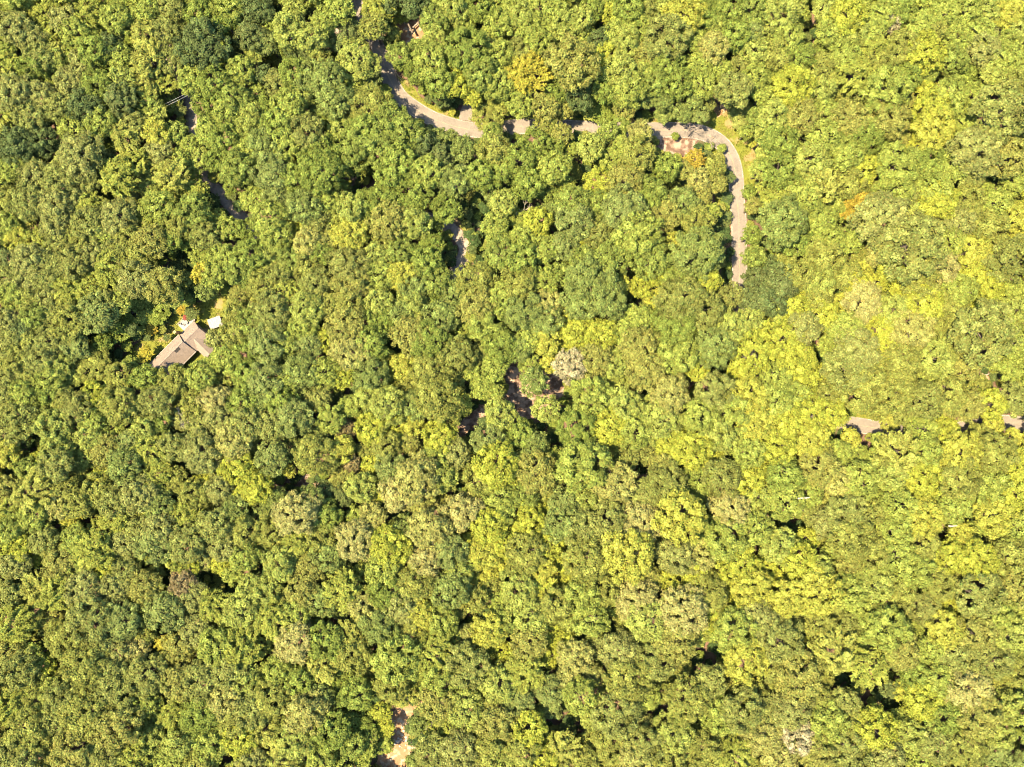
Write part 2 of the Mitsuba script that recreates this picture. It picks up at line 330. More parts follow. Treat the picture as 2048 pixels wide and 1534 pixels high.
ANCHORS = """30 55 36 O,88 32 24 F,60 75 32 O,130 40 30 O,175 20 32 F,235 35 36 L,290 20 34 L,345 10 30 O,400 30 34 G,455 20 34 L,505 20 28 D,10 90 26 L,78 115 34 O,150 65 34 L,190 100 36 G,110 105 22 F,290 70 30 F,330 62 32 O,402 85 50 D,445 40 30 G,500 70 32 D,12 130 28 F,65 130 30 G,110 118 26 L,165 125 28 O,220 95 30 D,295 115 38 F,345 120 32 O,240 115 32 L,25 185 40 O,80 190 34 O,140 165 34 O,195 170 36 G,245 160 30 L,290 165 32 F,385 160 36 L,430 165 38 G,480 140 34 L,470 200 36 G,10 225 30 F,60 235 36 O,115 215 34 O,170 210 38 D,240 195 36 D,290 200 34 G,310 228 26 L,410 210 32 G,455 225 34 L,500 235 34 L,30 290 40 D,85 280 34 D,200 245 36 L,265 250 26 O,315 265 30 Y,250 280 30 F,355 265 22 G,160 310 48 O,140 322 34 F,215 320 24 D,320 300 28 O,420 265 30 L,450 280 36 G,490 260 32 L,25 335 34 L,70 350 36 O,120 360 38 O,180 355 30 O,235 355 40 F,275 320 28 F,345 350 36 F,365 320 22 L,435 320 26 G,475 335 40 G,500 300 30 L
525 20 28 D,535 85 45 B,580 58 40 L,620 75 38 L,590 15 26 L,650 40 34 L,680 20 30 L,560 95 26 L,625 100 22 D,690 75 42 D,710 122 46 L,748 52 38 W,752 12 34 F,800 28 26 Y,778 12 20 D,830 10 30 D,872 35 38 G,905 15 36 L,930 45 24 L,960 15 32 G,1000 50 30 L,985 65 22 Y,1015 20 26 L,530 150 34 D,560 165 34 S,590 150 36 G,620 160 36 B,655 160 40 B,640 120 26 W,735 150 28 D,670 200 40 B,600 190 30 L,575 215 40 L,560 250 40 G,530 215 26 G,835 95 40 G,800 108 26 G,870 75 30 L,862 120 38 L,835 145 26 G,935 95 48 G,920 140 26 Y,915 172 28 Y,880 165 34 G,888 192 24 D,960 140 40 G,975 80 26 L,995 110 34 L,947 195 20 Y,965 165 26 L,1000 165 34 L,985 195 36 L,1010 210 24 L,975 228 34 W,985 265 30 G,735 210 48 W,778 245 46 G,686 255 34 L,730 262 40 G,812 265 40 G,842 290 34 D,903 272 30 B,928 300 34 B,932 322 22 C,962 295 30 L,990 300 38 W,530 290 40 B,572 287 40 L,615 265 44 O,640 300 36 G,638 337 50 G,710 290 44 G,760 290 44 G,800 320 40 G,722 338 30 F,780 350 38 G,857 342 40 L,880 318 30 D,910 360 36 B,960 350 36 G,1000 340 34 G,545 345 44 B,592 358 38 G
1040 30 34 L,1080 20 34 L,1115 30 36 L,1060 60 30 L,1125 52 34 L,1160 40 30 L,1185 15 28 G,1225 28 26 Y,1260 20 36 G,1297 25 32 S,1235 60 28 L,1280 55 30 L,1367 30 44 Y,1330 15 28 L,1420 30 30 G,1460 20 36 G,1505 20 38 G,1430 50 28 L,1040 100 28 S,1075 85 30 L,1058 148 40 A,1030 120 26 Y,1147 128 58 W,1214 108 28 Y,1200 80 26 D,1252 80 36 L,1242 145 44 L,1292 143 28 L,1334 73 48 O,1302 103 34 W,1335 130 36 G,1390 80 28 L,1427 95 36 P,1400 130 32 L,1440 140 26 L,1472 72 36 G,1500 65 30 B,1510 100 30 L,1042 210 28 L,1092 212 30 W,1110 180 28 G,1160 195 28 D,1180 215 26 L,1205 220 28 G,1215 180 30 G,1257 178 38 L,1305 160 34 G,1250 215 24 W,1326 198 24 B,1356 168 34 G,1405 168 32 L,1390 200 20 B,1467 180 46 O,1484 228 32 O,1512 155 32 L,1527 190 26 L,1520 235 28 G,1533 272 28 L,1522 340 26 L,1071 285 32 G,1122 268 22 W,1038 322 38 G,1107 335 38 L,1057 367 36 G,1180 297 42 L,1215 262 22 G,1281 268 34 P,1245 292 24 L,1276 310 40 W,1332 335 46 G,1391 318 24 A,1396 360 24 P,1198 365 34 Y,1250 362 38 W,1300 382 34 G
1560 25 44 L,1650 20 30 L,1575 75 36 L,1555 112 34 W,1600 112 30 G,1692 30 40 Y,1662 62 34 L,1710 70 34 L,1745 60 30 L,1770 25 34 L,1800 20 30 G,1780 42 26 K,1842 50 30 L,1870 60 30 W,1890 30 34 L,1930 20 36 L,1975 20 34 L,2020 30 34 Y,2035 60 30 L,1960 68 38 L,1912 72 30 L,2010 90 30 L,1750 100 34 F,1806 95 36 W,1852 103 42 Y,1690 110 36 L,1650 135 34 W,1713 150 40 F,1762 135 36 W,1815 150 30 G,1588 170 46 Y,1640 180 36 L,1774 178 52 L,1910 115 34 G,1968 92 38 O,2012 120 36 L,2040 140 30 L,1985 145 30 L,1900 195 40 L,1950 195 34 L,1866 214 40 Y,2008 222 64 O,2022 165 34 W,1552 235 40 L,1602 235 40 W,1562 285 40 G,1650 225 36 L,1698 236 40 W,1776 238 44 W,1734 268 42 G,1650 275 40 L,1874 254 44 Y,1930 250 32 L,1692 308 40 L,1622 320 46 L,1560 340 40 G,1729 333 34 Y,1800 330 48 L,1860 328 36 G,1908 330 40 L,1955 300 56 O,2012 310 50 W,1942 346 34 O,2030 362 34 L,1640 370 40 F,1700 367 36 W,1790 377 40 L,1870 377 40 L,1590 377 34 W
15 400 34 W,58 402 38 O,110 410 40 O,150 400 34 O,182 414 34 F,236 434 42 O,180 447 38 O,110 450 36 O,15 450 28 L,36 478 28 Y,76 485 32 F,20 515 30 D,120 477 30 O,160 487 34 W,210 467 30 L,293 433 26 F,317 411 36 L,355 450 34 W,386 420 38 G,340 477 28 G,300 482 38 W,260 480 36 W,235 502 34 O,410 468 34 S,460 456 36 L,445 511 32 L,495 460 34 G,500 510 36 G,60 522 40 O,100 532 36 O,147 525 38 S,190 510 34 O,222 538 42 F,275 520 36 W,270 556 44 O,322 568 42 W,403 546 22 A,432 550 28 L,413 582 32 B,480 540 34 G,478 590 36 W,345 594 26 L,20 560 34 O,55 560 34 O,90 557 34 O,28 592 36 L,62 600 34 W,100 592 32 O,135 576 34 F,170 578 34 F,136 606 28 F,205 602 34 O,241 605 28 L,264 622 44 L,308 620 34 G,20 640 34 O,70 627 36 G,106 627 30 O,50 657 30 D,143 643 40 W,192 630 40 B,236 655 34 G,268 660 26 D,20 690 34 O,60 690 34 W,100 682 34 O,150 690 30 B,30 722 36 W,80 717 36 O,112 732 34 L,186 733 42 W,242 726 40 G,55 742 32 W,100 757 34 L,20 752 30 O,290 757 32 G,350 760 34 W,400 752 36 L,451 717 30 L,430 677 27 O,472 668 34 W,500 642 34 G,490 702 34 G,470 628 30 W,500 752 36 G
540 437 40 L,560 395 34 B,608 412 40 B,655 402 34 L,702 420 40 L,637 442 30 O,665 435 26 L,594 462 24 Y,552 470 36 L,535 503 32 L,618 486 36 P,650 482 30 W,698 468 38 Y,740 412 36 G,765 398 36 G,775 440 40 W,770 482 28 W,829 445 38 L,893 418 48 G,862 488 26 G,800 502 34 G,850 522 36 G,750 512 30 L,695 530 44 S,640 502 30 G,578 520 34 G,610 532 34 W,558 548 30 S,530 530 26 F,1005 408 30 L,990 455 30 L,1002 506 38 G,525 572 34 W,570 588 30 F,702 567 42 W,758 551 34 L,802 546 34 Y,632 568 34 O,611 616 44 L,543 622 40 O,828 572 34 B,873 558 34 G,911 586 32 B,951 560 44 W,953 610 40 W,1005 592 38 L,758 602 30 L,824 604 34 L,694 612 36 W,655 607 30 W,882 633 36 B,801 627 30 B,768 632 28 G,738 642 32 G,690 650 40 W,534 682 40 B,576 652 24 Y,608 647 36 L,570 682 34 L,616 692 34 B,658 680 28 Y,700 698 44 P,742 688 38 G,822 671 40 W,856 680 44 G,918 709 38 S,973 647 42 L,1000 692 36 G,987 735 28 L,1010 712 24 G,808 731 28 Y,861 744 44 W,740 747 42 B,691 753 28 Y,650 744 34 L,603 741 38 B,578 754 30 L,530 757 40 B
1147 404 38 G,1200 400 30 G,1190 427 26 G,1150 442 40 B,1247 418 48 B,1300 397 34 G,1367 406 34 B,1331 429 34 W,1394 440 36 W,1424 425 18 L,1074 440 30 Y,1075 467 22 Y,1045 477 34 L,1199 473 36 S,1166 484 26 Y,1276 468 52 L,1238 489 24 Y,1346 483 22 Y,1399 502 56 B,1302 513 46 G,1131 490 34 B,1087 500 34 L,1040 520 40 G,1222 517 44 G,1165 512 30 G,1123 548 28 G,1040 562 44 W,1090 560 30 L,1181 559 52 B,1212 593 46 B,1160 600 40 B,1310 550 28 Y,1281 572 26 Y,1242 571 22 Y,1353 557 36 G,1412 559 36 Y,1464 592 38 S,1361 602 50 S,1411 621 44 S,1350 648 46 G,1093 606 34 P,1045 622 44 B,1090 640 36 B,1138 615 22 Y,1162 638 28 Y,1123 656 26 Y,1150 667 30 Y,1200 666 36 Y,1160 692 26 Y,1090 685 30 Y,1060 672 30 L,1130 702 20 Y,1250 632 26 G,1280 636 30 L,1255 662 30 L,1278 692 40 W,1342 682 30 G,1036 695 32 B,1059 730 24 L,1068 763 30 B,1141 732 38 K,1190 719 36 W,1227 730 34 L,1290 742 40 W,1357 709 46 L,1395 737 30 Y,1434 692 46 B,1466 655 40 L,1500 642 30 L,1503 708 46 Y,1512 600 34 D,1513 559 40 D,1504 470 34 G,1512 512 38 G,1506 412 26 W
1566 444 52 B,1592 484 30 G,1560 400 34 F,1610 397 40 L,1640 440 36 L,1720 414 34 A,1765 438 62 O,1812 392 30 O,1832 430 30 L,1880 402 40 Y,1940 402 36 W,1990 410 36 L,2030 430 34 Y,1922 442 36 O,1980 452 40 W,1822 494 68 O,1660 480 36 L,1700 480 30 L,1625 495 28 L,1760 502 30 P,1650 512 40 W,1900 482 34 L,1952 502 36 Y,2022 516 50 S,1600 548 36 W,1560 565 36 D,1545 602 36 D,1640 560 36 L,1692 550 36 W,1672 556 20 B,1710 567 30 Y,1780 540 30 Y,1842 570 40 W,1888 540 36 P,1946 543 34 Y,1920 582 40 L,1980 572 34 Y,1594 620 30 Y,1560 622 26 L,1648 629 34 Y,1640 600 30 W,1726 601 44 P,1785 620 38 L,1852 602 40 Y,1762 655 34 Y,1690 660 40 L,1826 660 44 P,1882 640 34 W,1902 612 36 W,1968 664 64 O,2030 622 34 L,2035 682 36 L,1561 680 44 Y,1606 657 40 O,1595 718 44 Y,1714 698 48 O,1692 734 48 O,1772 694 30 Y,1660 692 26 L,1800 724 44 W,1875 715 46 L,1930 732 36 W,1990 725 30 L,1732 757 40 W,1800 762 36 W,1552 757 36 L,1610 762 30 Y
10 790 30 O,45 790 36 L,90 787 30 G,126 797 30 W,38 836 40 S,185 789 28 Y,155 815 36 S,102 850 40 L,185 843 34 L,180 875 30 L,240 812 40 W,311 802 36 O,287 857 30 L,318 843 26 G,431 799 34 P,439 838 34 O,490 802 36 G,490 850 40 O,20 870 30 O,18 904 30 Y,111 897 36 L,88 914 20 Y,112 928 40 O,56 936 28 G,214 902 34 W,260 887 30 B,300 902 36 F,345 895 34 O,403 907 44 O,467 883 40 P,250 930 40 B,205 950 22 Y,283 937 20 K,309 952 34 F,471 932 36 Y,409 964 20 Y,500 978 34 Y,438 978 34 O,388 986 34 W,71 985 42 F,10 980 30 W,16 1020 34 F,70 1027 36 L,130 975 30 W,158 1005 36 W,120 1010 30 P,195 977 34 W,228 1006 36 O,278 988 40 O,238 1036 34 F,273 1014 22 F,320 1012 34 B,370 1036 34 F,470 1016 30 B,430 1052 40 O,486 1062 36 W,320 1060 40 O,280 1060 34 O,18 1058 36 L,10 1087 30 Y,40 1092 30 Y,90 1080 34 O,98 1087 24 Y,150 1082 34 L,190 1102 40 F,250 1090 34 O,270 1110 26 F,310 1090 40 B,375 1089 40 O,356 1119 28 F,30 1127 34 O,120 1127 36 W,160 1132 30 G,211 1135 30 Y,250 1142 34 O,486 1112 36 L,450 1090 36 O,380 1135 24 Y
530 790 34 B,560 802 36 G,588 835 40 B,540 850 36 O,638 798 36 O,703 811 26 L,774 808 44 L,740 790 34 L,662 838 30 L,690 860 24 R,745 856 34 Y,792 855 24 Y,826 845 26 Y,880 872 36 Y,872 800 50 W,902 838 32 W,830 812 34 B,627 912 46 W,683 898 30 Y,579 941 20 Y,545 918 36 B,705 927 20 R,770 888 34 W,820 883 22 W,737 952 16 Y,780 932 34 B,721 975 34 L,801 986 40 P,832 958 50 P,870 920 30 L,911 905 34 O,884 958 34 L,974 882 36 B,1000 828 38 L,993 930 50 Y,960 962 36 W,1000 990 36 L,516 972 34 Y,556 997 40 B,589 1030 50 P,622 1002 34 B,652 1032 34 G,687 990 24 D,540 1062 34 W,597 1081 36 F,640 1072 36 W,708 1081 44 P,658 1110 36 B,558 1128 40 L,620 1132 34 W,779 1095 46 Y,768 1138 40 L,745 1030 28 P,803 1060 28 B,860 1058 48 P,840 1002 30 W,928 1023 40 P,900 1100 40 B,976 1055 40 Y,966 1106 34 Y,1012 1090 30 Y,850 1122 40 P,920 1142 34 L,1000 1030 30 L
1091 818 30 L,1041 868 32 G,1154 855 44 G,1185 788 44 L,1070 890 30 B,1073 943 44 W,1033 930 30 L,1165 930 58 L,1230 965 48 P,1257 914 42 S,1225 855 40 Y,1270 860 40 L,1250 810 40 L,1338 791 44 P,1320 842 44 L,1338 883 34 Y,1324 930 34 W,1332 972 46 S,1292 990 36 O,1432 783 44 O,1400 832 40 L,1470 830 44 L,1440 870 40 L,1382 900 44 Y,1500 790 44 Y,1510 850 40 Y,1446 954 44 S,1500 902 40 L,1500 960 36 Y,1400 960 34 L,1130 1010 34 B,1174 1003 34 L,1050 990 34 G,1060 1040 36 Y,1125 1046 40 B,1161 1062 44 O,1214 1048 46 O,1279 1048 46 P,1364 1030 58 Y,1410 1062 30 L,1460 1020 44 P,1515 995 34 L,1261 1111 58 Y,1174 1121 50 W,1100 1090 30 Y,1052 1107 44 W,1352 1110 44 O,1402 1110 36 P,1452 1080 50 L,1510 1060 40 L,1480 1132 44 Y,1390 1142 34 Y,1090 1142 30 Y,1040 1060 26 Y
1550 800 40 L,1590 790 36 L,1570 842 40 Y,1620 832 44 Y,1664 828 36 Y,1660 790 34 W,1720 790 40 W,1790 790 40 W,1850 800 40 S,1900 790 40 W,1900 825 18 P,1935 810 36 W,1985 808 36 Y,2030 800 34 O,1560 890 44 Y,1620 882 40 Y,1675 905 32 L,1640 932 44 W,1570 950 40 G,1720 960 40 L,1795 905 44 F,1850 908 40 L,1920 905 46 Y,1990 908 46 W,2030 930 36 Y,1780 945 40 L,1850 955 44 Y,1920 962 50 W,1980 972 44 L,2030 985 40 Y,1680 962 36 P,1620 985 34 L,1570 1002 40 L,1692 1030 44 O,1750 1032 36 W,1660 1047 36 O,1800 1010 40 L,1790 1062 40 L,1850 1032 44 Y,1910 1015 40 L,1990 1030 44 Y,2030 1052 36 L,1560 1092 40 L,1600 1122 40 Y,1700 1080 50 W,1745 1102 40 W,1640 1142 36 L,1700 1132 30 W,1790 1112 40 L,1850 1092 36 W,1900 1112 36 Y,1960 1122 44 Y,2020 1112 40 W,1830 1142 44 L
20 1190 34 O,72 1174 34 F,117 1190 40 F,26 1249 44 F,62 1235 30 W,170 1182 44 O,230 1172 36 O,290 1172 36 W,300 1200 26 L,332 1226 40 B,366 1169 30 R,388 1194 34 O,428 1211 36 F,482 1222 44 L,500 1172 30 L,178 1240 50 O,240 1242 44 B,128 1280 44 W,66 1316 30 L,92 1332 26 Y,20 1310 36 W,38 1340 44 O,192 1292 40 O,170 1332 50 W,232 1300 36 O,272 1300 28 P,215 1347 40 O,331 1288 20 A,360 1292 34 W,392 1264 36 O,430 1292 40 L,482 1302 40 F,290 1352 44 O,358 1366 40 W,402 1360 40 O,455 1342 40 O,495 1362 36 L,60 1400 36 W,20 1418 40 F,98 1380 34 L,132 1402 44 O,170 1432 50 W,230 1392 44 O,291 1406 34 L,230 1452 50 W,60 1460 50 W,110 1452 40 O,350 1428 34 F,402 1433 44 G,450 1402 40 P,470 1442 40 W,299 1479 34 L,360 1492 40 L,420 1492 40 L,480 1482 40 Y,150 1502 50 W,210 1512 44 O,270 1522 40 F,340 1527 36 L,400 1527 40 W,500 1522 36 O,40 1512 50 O,500 1422 40 O
530 1182 36 L,546 1236 40 F,591 1225 36 L,600 1182 36 W,648 1202 34 B,687 1180 40 F,727 1208 36 P,772 1182 44 G,800 1212 40 O,832 1168 44 W,841 1228 36 Y,884 1242 36 L,757 1252 44 B,820 1262 34 W,902 1180 40 B,950 1200 30 W,978 1263 38 Y,1008 1246 34 G,589 1285 44 P,650 1282 40 G,702 1268 30 F,555 1340 36 L,600 1360 36 G,647 1330 36 F,708 1309 40 W,790 1322 52 L,780 1368 38 W,861 1308 44 F,878 1358 44 L,932 1330 46 O,998 1370 44 L,712 1387 38 G,762 1420 22 Y,803 1388 26 F,540 1402 44 W,612 1428 48 P,640 1400 34 B,530 1462 36 F,590 1483 44 L,662 1458 40 G,705 1490 30 G,738 1500 18 L,570 1522 40 F,640 1522 36 L,872 1405 40 W,930 1420 44 L,988 1441 44 W,898 1448 24 F,836 1448 18 B,862 1502 36 O,920 1500 44 O,980 1502 40 W,1010 1522 36 L
1040 1182 44 L,1090 1172 30 Y,1060 1230 44 L,1110 1212 40 W,1162 1190 44 L,1210 1182 36 W,1179 1240 40 L,1272 1202 44 P,1300 1242 50 L,1364 1228 54 P,1350 1280 50 W,1420 1190 44 W,1429 1238 36 Y,1502 1172 44 Y,1470 1260 50 L,1520 1240 44 O,1489 1321 50 Y,1058 1286 40 W,1130 1283 26 Y,1149 1314 40 P,1051 1340 40 F,1238 1302 44 O,1254 1360 50 W,1310 1322 44 O,1290 1392 34 L,1162 1392 40 L,1140 1360 28 O,1100 1380 34 B,1040 1402 34 B,1232 1432 50 O,1378 1398 50 W,1420 1362 40 O,1440 1432 44 L,1060 1462 40 Y,1040 1502 40 W,1130 1493 30 F,1090 1522 34 Y,1172 1522 30 W,1290 1492 42 O,1270 1522 40 P,1350 1472 44 L,1340 1522 40 W,1410 1502 44 W,1470 1512 44 F,1482 1422 50 O,1522 1472 44 P,1500 1390 34 W,1530 1422 36 O
1569 1202 40 Y,1640 1190 50 Y,1700 1182 40 L,1750 1172 44 L,1720 1212 34 L,1845 1216 34 S,1800 1182 36 W,1880 1172 36 W,1900 1213 24 Y,1960 1190 50 O,2030 1182 40 W,1990 1222 40 L,1560 1282 50 O,1705 1246 30 S,1640 1250 36 W,1666 1300 46 F,1774 1257 50 L,1890 1262 40 Y,1950 1262 46 W,2020 1272 44 L,1800 1302 40 W,1860 1300 36 L,1920 1312 40 O,1980 1322 44 O,2030 1342 36 W,1740 1332 40 F,1600 1350 50 W,1560 1340 34 O,1778 1378 18 D,1828 1348 34 G,1880 1362 40 L,1850 1402 44 Y,1940 1380 50 P,1890 1430 40 G,1960 1430 50 W,2030 1420 40 L,1580 1420 46 O,1640 1400 30 W,1690 1405 34 O,1594 1477 40 K,1655 1446 44 L,1550 1440 34 O,1750 1460 46 Y,1710 1452 36 W,1640 1512 44 W,1700 1502 44 O,1770 1512 40 O,1820 1472 36 L,1870 1490 40 O,1930 1495 44 W,2000 1470 36 L,1994 1510 30 B,1850 1525 36 L,2040 1525 26 B,1560 1515 40 P"""
trees = []
for item in ANCHORS.replace('\n', ',').split(','):
    if item.strip():
        px, py, r, look = item.split()
        trees.append([float(px), float(py), float(r), look, 1.0])
EXTRA_CUT = 0
for t in trees:                                          # crowns keep clear of the open ground
    for x, y, rad in OPEN:
        d = math.hypot(t[0] - x, t[1] - y)
        if d < rad + t[2] * 0.94:
            t[2] = max((d - rad) / 0.94, 0)
trees = [t for t in trees if t[2] >= 13]
hand = len(trees)

# the forest between the crowns set by hand, and beyond the frame
rng = np.random.default_rng(11)
DARK = [(240, 62, 18), (470, 102, 18), (1615, 66, 20), (372, 168, 16), (360, 522, 20), (785, 672, 20), (944, 424, 26), (1158, 335, 20), (600, 975, 22), (430, 1168, 16), (408, 1296, 18), (1285, 945, 16), (1562, 1046, 22), (1780, 962, 16), (1256, 602, 14),
        (1412, 1312, 22), (1690, 1348, 20), (1748, 1402, 20), (1332, 1432, 18), (2015, 1495, 30), (1134, 1350, 18), (775, 1045, 20), (1135, 1450, 22), (1820, 1332, 20), (60, 820, 10), (15, 945, 18), (50, 880, 16), (1080, 870, 20), (1140, 815, 16), (1195, 290, 10), (1990, 340, 12), (1545, 50, 8), (1890, 150, 12)]
blocks = np.array(OPEN + DARK, float)
taken = np.array([[t[0], t[1], t[2]] for t in trees])
looks = [t[3] for t in trees]
cand = np.c_[rng.uniform(-330, 2378, 60000), rng.uniform(-330, 1864, 60000)]
for cx, cy in cand:
    inside = -20 < cx < 2068 and -20 < cy < 1554
    d = np.hypot(taken[:, 0] - cx, taken[:, 1] - cy)
    room = (d - taken[:, 2] * (0.62 if inside else 0.8)).min()
    if room < (15 if inside else 26):
        continue
    rb = (np.hypot(blocks[:, 0] - cx, blocks[:, 1] - cy) - blocks[:, 2]).min()
    if rb < 16:
        continue
    r = min(room * rng.uniform(1.0, 1.25) + 4, 42, rb * 0.95)
    near = np.argsort(d[:hand])[:4]
    look = looks[near[0]] if rng.random() < 0.45 else looks[near[rng.integers(4)]]
    if look in 'ARCPK':
        look = 'W'
    trees.append([cx, cy, r, look, 0.86 if inside else 1.0])
    taken = np.vstack([taken, [cx, cy, r]])
    looks.append(look)


def stand(t):
    """(x, y, R, full height) of the tree whose crown shows at this place of the survey."""
    px, py, r, look, stretch = t
    R = r / F * 254
    for _ in range(3):
        c = int(np.argmin([abs(math.log(max(R, 1.0) / q)) for q in CLASSES]))
        h = tree_height(CLASSES[c]) * R / CLASSES[c] * stretch
        R = r / F * (H - 0.8 * h)
    p = world(px, py, 0.8 * h)
    return p[0], p[1], R, h


for _ in range(3):                                       # trees on the sunny side of sunlit ground are lower
    for t in trees:
        x, y, R, h = stand(t)
        for qx, qy in SUNNY:
            if abs(qx - t[0]) > 190 or abs(qy - t[1]) > 120:
                continue
            p = world(qx, qy, 0.0)
            e = np.array([x - p[0], y - p[1]])
            along, side = e @ sun2, abs(e[0] * sun2[1] - e[1] * sun2[0])
            if along > 0 and side < R * 0.9:
                limit = climb * max(along - 0.55 * math.sqrt(max(R * R - side * side, 0)), 0.8) + 0.8
                if h > limit:
                    t[4] = max(t[4] * limit / h, 0.3)
                    x, y, R, h = stand(t)

# ---------------------------------------------------------------- which trees are things of their own
COLOUR = {'D': 'dark green', 'G': 'mid green', 'B': 'bluish green', 'O': 'greyish olive', 'S': 'brownish olive', 'L': 'light green', 'Y': 'bright yellow-green', 'A': 'golden orange', 'F': 'lime', 'P': 'pale cream-green', 'W': 'olive yellow-green', 'R': 'reddish brown', 'C': 'soft blue-green', 'K': 'cream coloured'}
MARKS = [(350, 695, 'the beige house roof'), (432, 644, 'the white shed'), (1450, 290, "the road's hairpin bend"), (1477, 460, 'the straight road below the bend'), (938, 250, 'the drive junction'), (795, 185, 'the upper left road curve'), (1160, 258, 'the shaded straight road'),
         (924, 492, 'the gravel lane gap'), (1060, 780, 'the brown central clearing'), (805, 1470, 'the orange dirt track'), (1725, 850, 'the lower right road piece'), (2030, 848, 'the right edge road piece'), (450, 400, 'the dark left lane'), (378, 215, "the left lane's pale patch"),
         (1040, 420, 'the grey leafless tree'), (375, 830, 'the brown leafless tree'), (690, 860, 'the reddish crown'), (1605, 995, 'the white log'), (1058, 148, 'the golden tree'), (1640, 112, 'the bleached branches'), (1721, 414, 'the gold crown at right'),
         (1822, 494, 'the widest olive crown'), (1261, 1111, 'the light lime dome'), (0, 0, 'the top left corner'), (1024, -10, 'the top edge middle'), (2048, 0, 'the top right corner'), (0, 640, 'the left edge middle'), (0, 1180, 'the lower left edge'), (0, 1534, 'the bottom left corner'),
         (430, 1545, 'the bottom edge left part'), (1300, 1545, 'the bottom edge right part'), (2048, 1534, 'the bottom right corner'), (2048, 1250, 'the lower right edge'), (2048, 330, 'the upper right edge'), (590, 1030, 'the wide grey-green crown'),
         (1594, 1477, 'the cream crown at lower right'), (832, 958, 'the pale crown left of centre'), (180, 920, 'the fallen fan of trunks')]
WAY = ['right of', 'above right of', 'above', 'above left of', 'left of', 'below left of', 'below', 'below right of']
RANK = ['nearest', 'second nearest', 'third nearest', 'fourth nearest', 'fifth nearest', 'sixth nearest', 'seventh nearest', 'eighth nearest', 'ninth nearest', 'tenth nearest']


def size_word(r):
    return 'very large' if r >= 50 else 'large' if r >= 43 else 'broad' if r >= 38 else 'medium' if r >= 30 else 'small'


shown = [k for k in range(len(trees)) if 0 < trees[k][0] < 2048 and 0 < trees[k][1] < 1534]
spot, order = {}, {}
for k in shown:
    px, py, r, look, _ = trees[k]
    ds = [math.hypot(px - x, py - y) for x, y, _ in MARKS]
    m = int(np.argmin(ds))
    way = WAY[int(round(math.atan2(MARKS[m][1] - py, px - MARKS[m][0]) / (math.pi / 4))) % 8]
    if ds[m] < 12:
        way = 'at'
    spot[k] = (COLOUR[look], look in 'F', size_word(r), m, way)
    order.setdefault(spot[k], []).append((ds[m], k))
KIND = {'F': 'feathery_tree', 'A': 'golden_tree', 'R': 'reddish_tree', 'C': 'conifer'}
things = sorted([k for k in shown if k < hand and trees[k][3] not in KIND], key=lambda k: -trees[k][2])[:300]
things = set(things) | {k for k in shown if k < hand and trees[k][3] in KIND}
SPECIAL = {(1822, 494): 'widest flat greyish olive crown at right, with fine even leaf texture', (1261, 1111): 'large bright yellow-green dome of leaves below centre, paler than its neighbours', (1165, 930): 'very large light green crown just right of centre above the pale one',
           (1594, 1477): 'pale cream crown standing near the bottom edge at lower right', (1058, 148): 'golden orange tree above the shaded straight road near the top', (1721, 414): 'gold crown among green ones in the right part', (589, 1030): 'very wide grey-green crown at lower left below a dark gap', (832, 958): 'pale grey-green crown left of centre with a cream one on its left',
           (932, 322): 'small soft blue-green conifer below the drive junction'}
count = {}
for k, t in enumerate(trees):
    x, y, R, h = stand(t)
    look = t[3]
    c = int(np.argmin([abs(math.log(max(R, 1.0) / q)) for q in CLASSES]))
    if k in things:
        kind = KIND.get(look, 'broadleaf_tree')
        count[kind] = count.get(kind, 0) + 1
        key = kind + (f'_{count[kind] - 1:03d}' if count[kind] > 1 else '')
        colour, feather, size, m, way = spot[k]
        rank = sorted(order[spot[k]]).index((min(d for d, q in order[spot[k]] if q == k), k))
        text = f'{size} {colour} ' + ('feathery tree' if feather else 'tree')
        if (int(t[0]), int(t[1])) in SPECIAL:
            text = SPECIAL[(int(t[0]), int(t[1]))]
        elif len(order[spot[k]]) == 1:
            text += f' {way} {MARKS[m][2]}'
        else:
            text += f', {RANK[min(rank, 9)]} {way} {MARKS[m][2]}'
        labels[key] = {'label': text, 'category': 'tree', 'group': 'trees of the forest'}
    else:
        count['canopy'] = count.get('canopy', 0) + 1
        key = f'forest_canopy__{count["canopy"]:04d}'
    place_tree(key, look, x, y, R, t[4], k)
labels['forest_canopy'] = {'label': 'smaller green crowns filling the forest between the larger trees', 'category': 'forest', 'kind': 'stuff'}

# ---------------------------------------------------------------- low growth where the floor shows
closed_ground = shapely.union_all([road_area.buffer(0.6), sg.LineString(DRIVE).buffer(2.6), sg.LineString(LEFT).buffer(2.2), sg.LineString(GRAVEL).buffer(2.2), sg.LineString(TRACK).buffer(2.6)])
soft = []
for pts in [LAWN] + [g[0] for g in GRASS[:2]] + [BARE[0][0], BARE[1][0]]:
    soft.append(sg.Polygon([world(*q)[:2] for q in pts]))
soft += [sg.Polygon([world(*q)[:2] for q in [(790, 1420), (812, 1400), (836, 1410), (818, 1445), (818, 1480), (826, 1505), (812, 1560), (755, 1560), (765, 1500), (780, 1455)]]), sg.Polygon([world(*q)[:2] for q in [(1005, 735), (1045, 735), (1052, 722), (1120, 715), (1140, 740), (1128, 792), (1104, 800), (1078, 838), (1036, 838), (1008, 808)]])]
closed_ground = prep(closed_ground.union(shapely.union_all(soft)))
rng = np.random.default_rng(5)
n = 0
gx, gy = np.meshgrid(np.arange(-60, 2110, 17.0), np.arange(-60, 1600, 17.0))
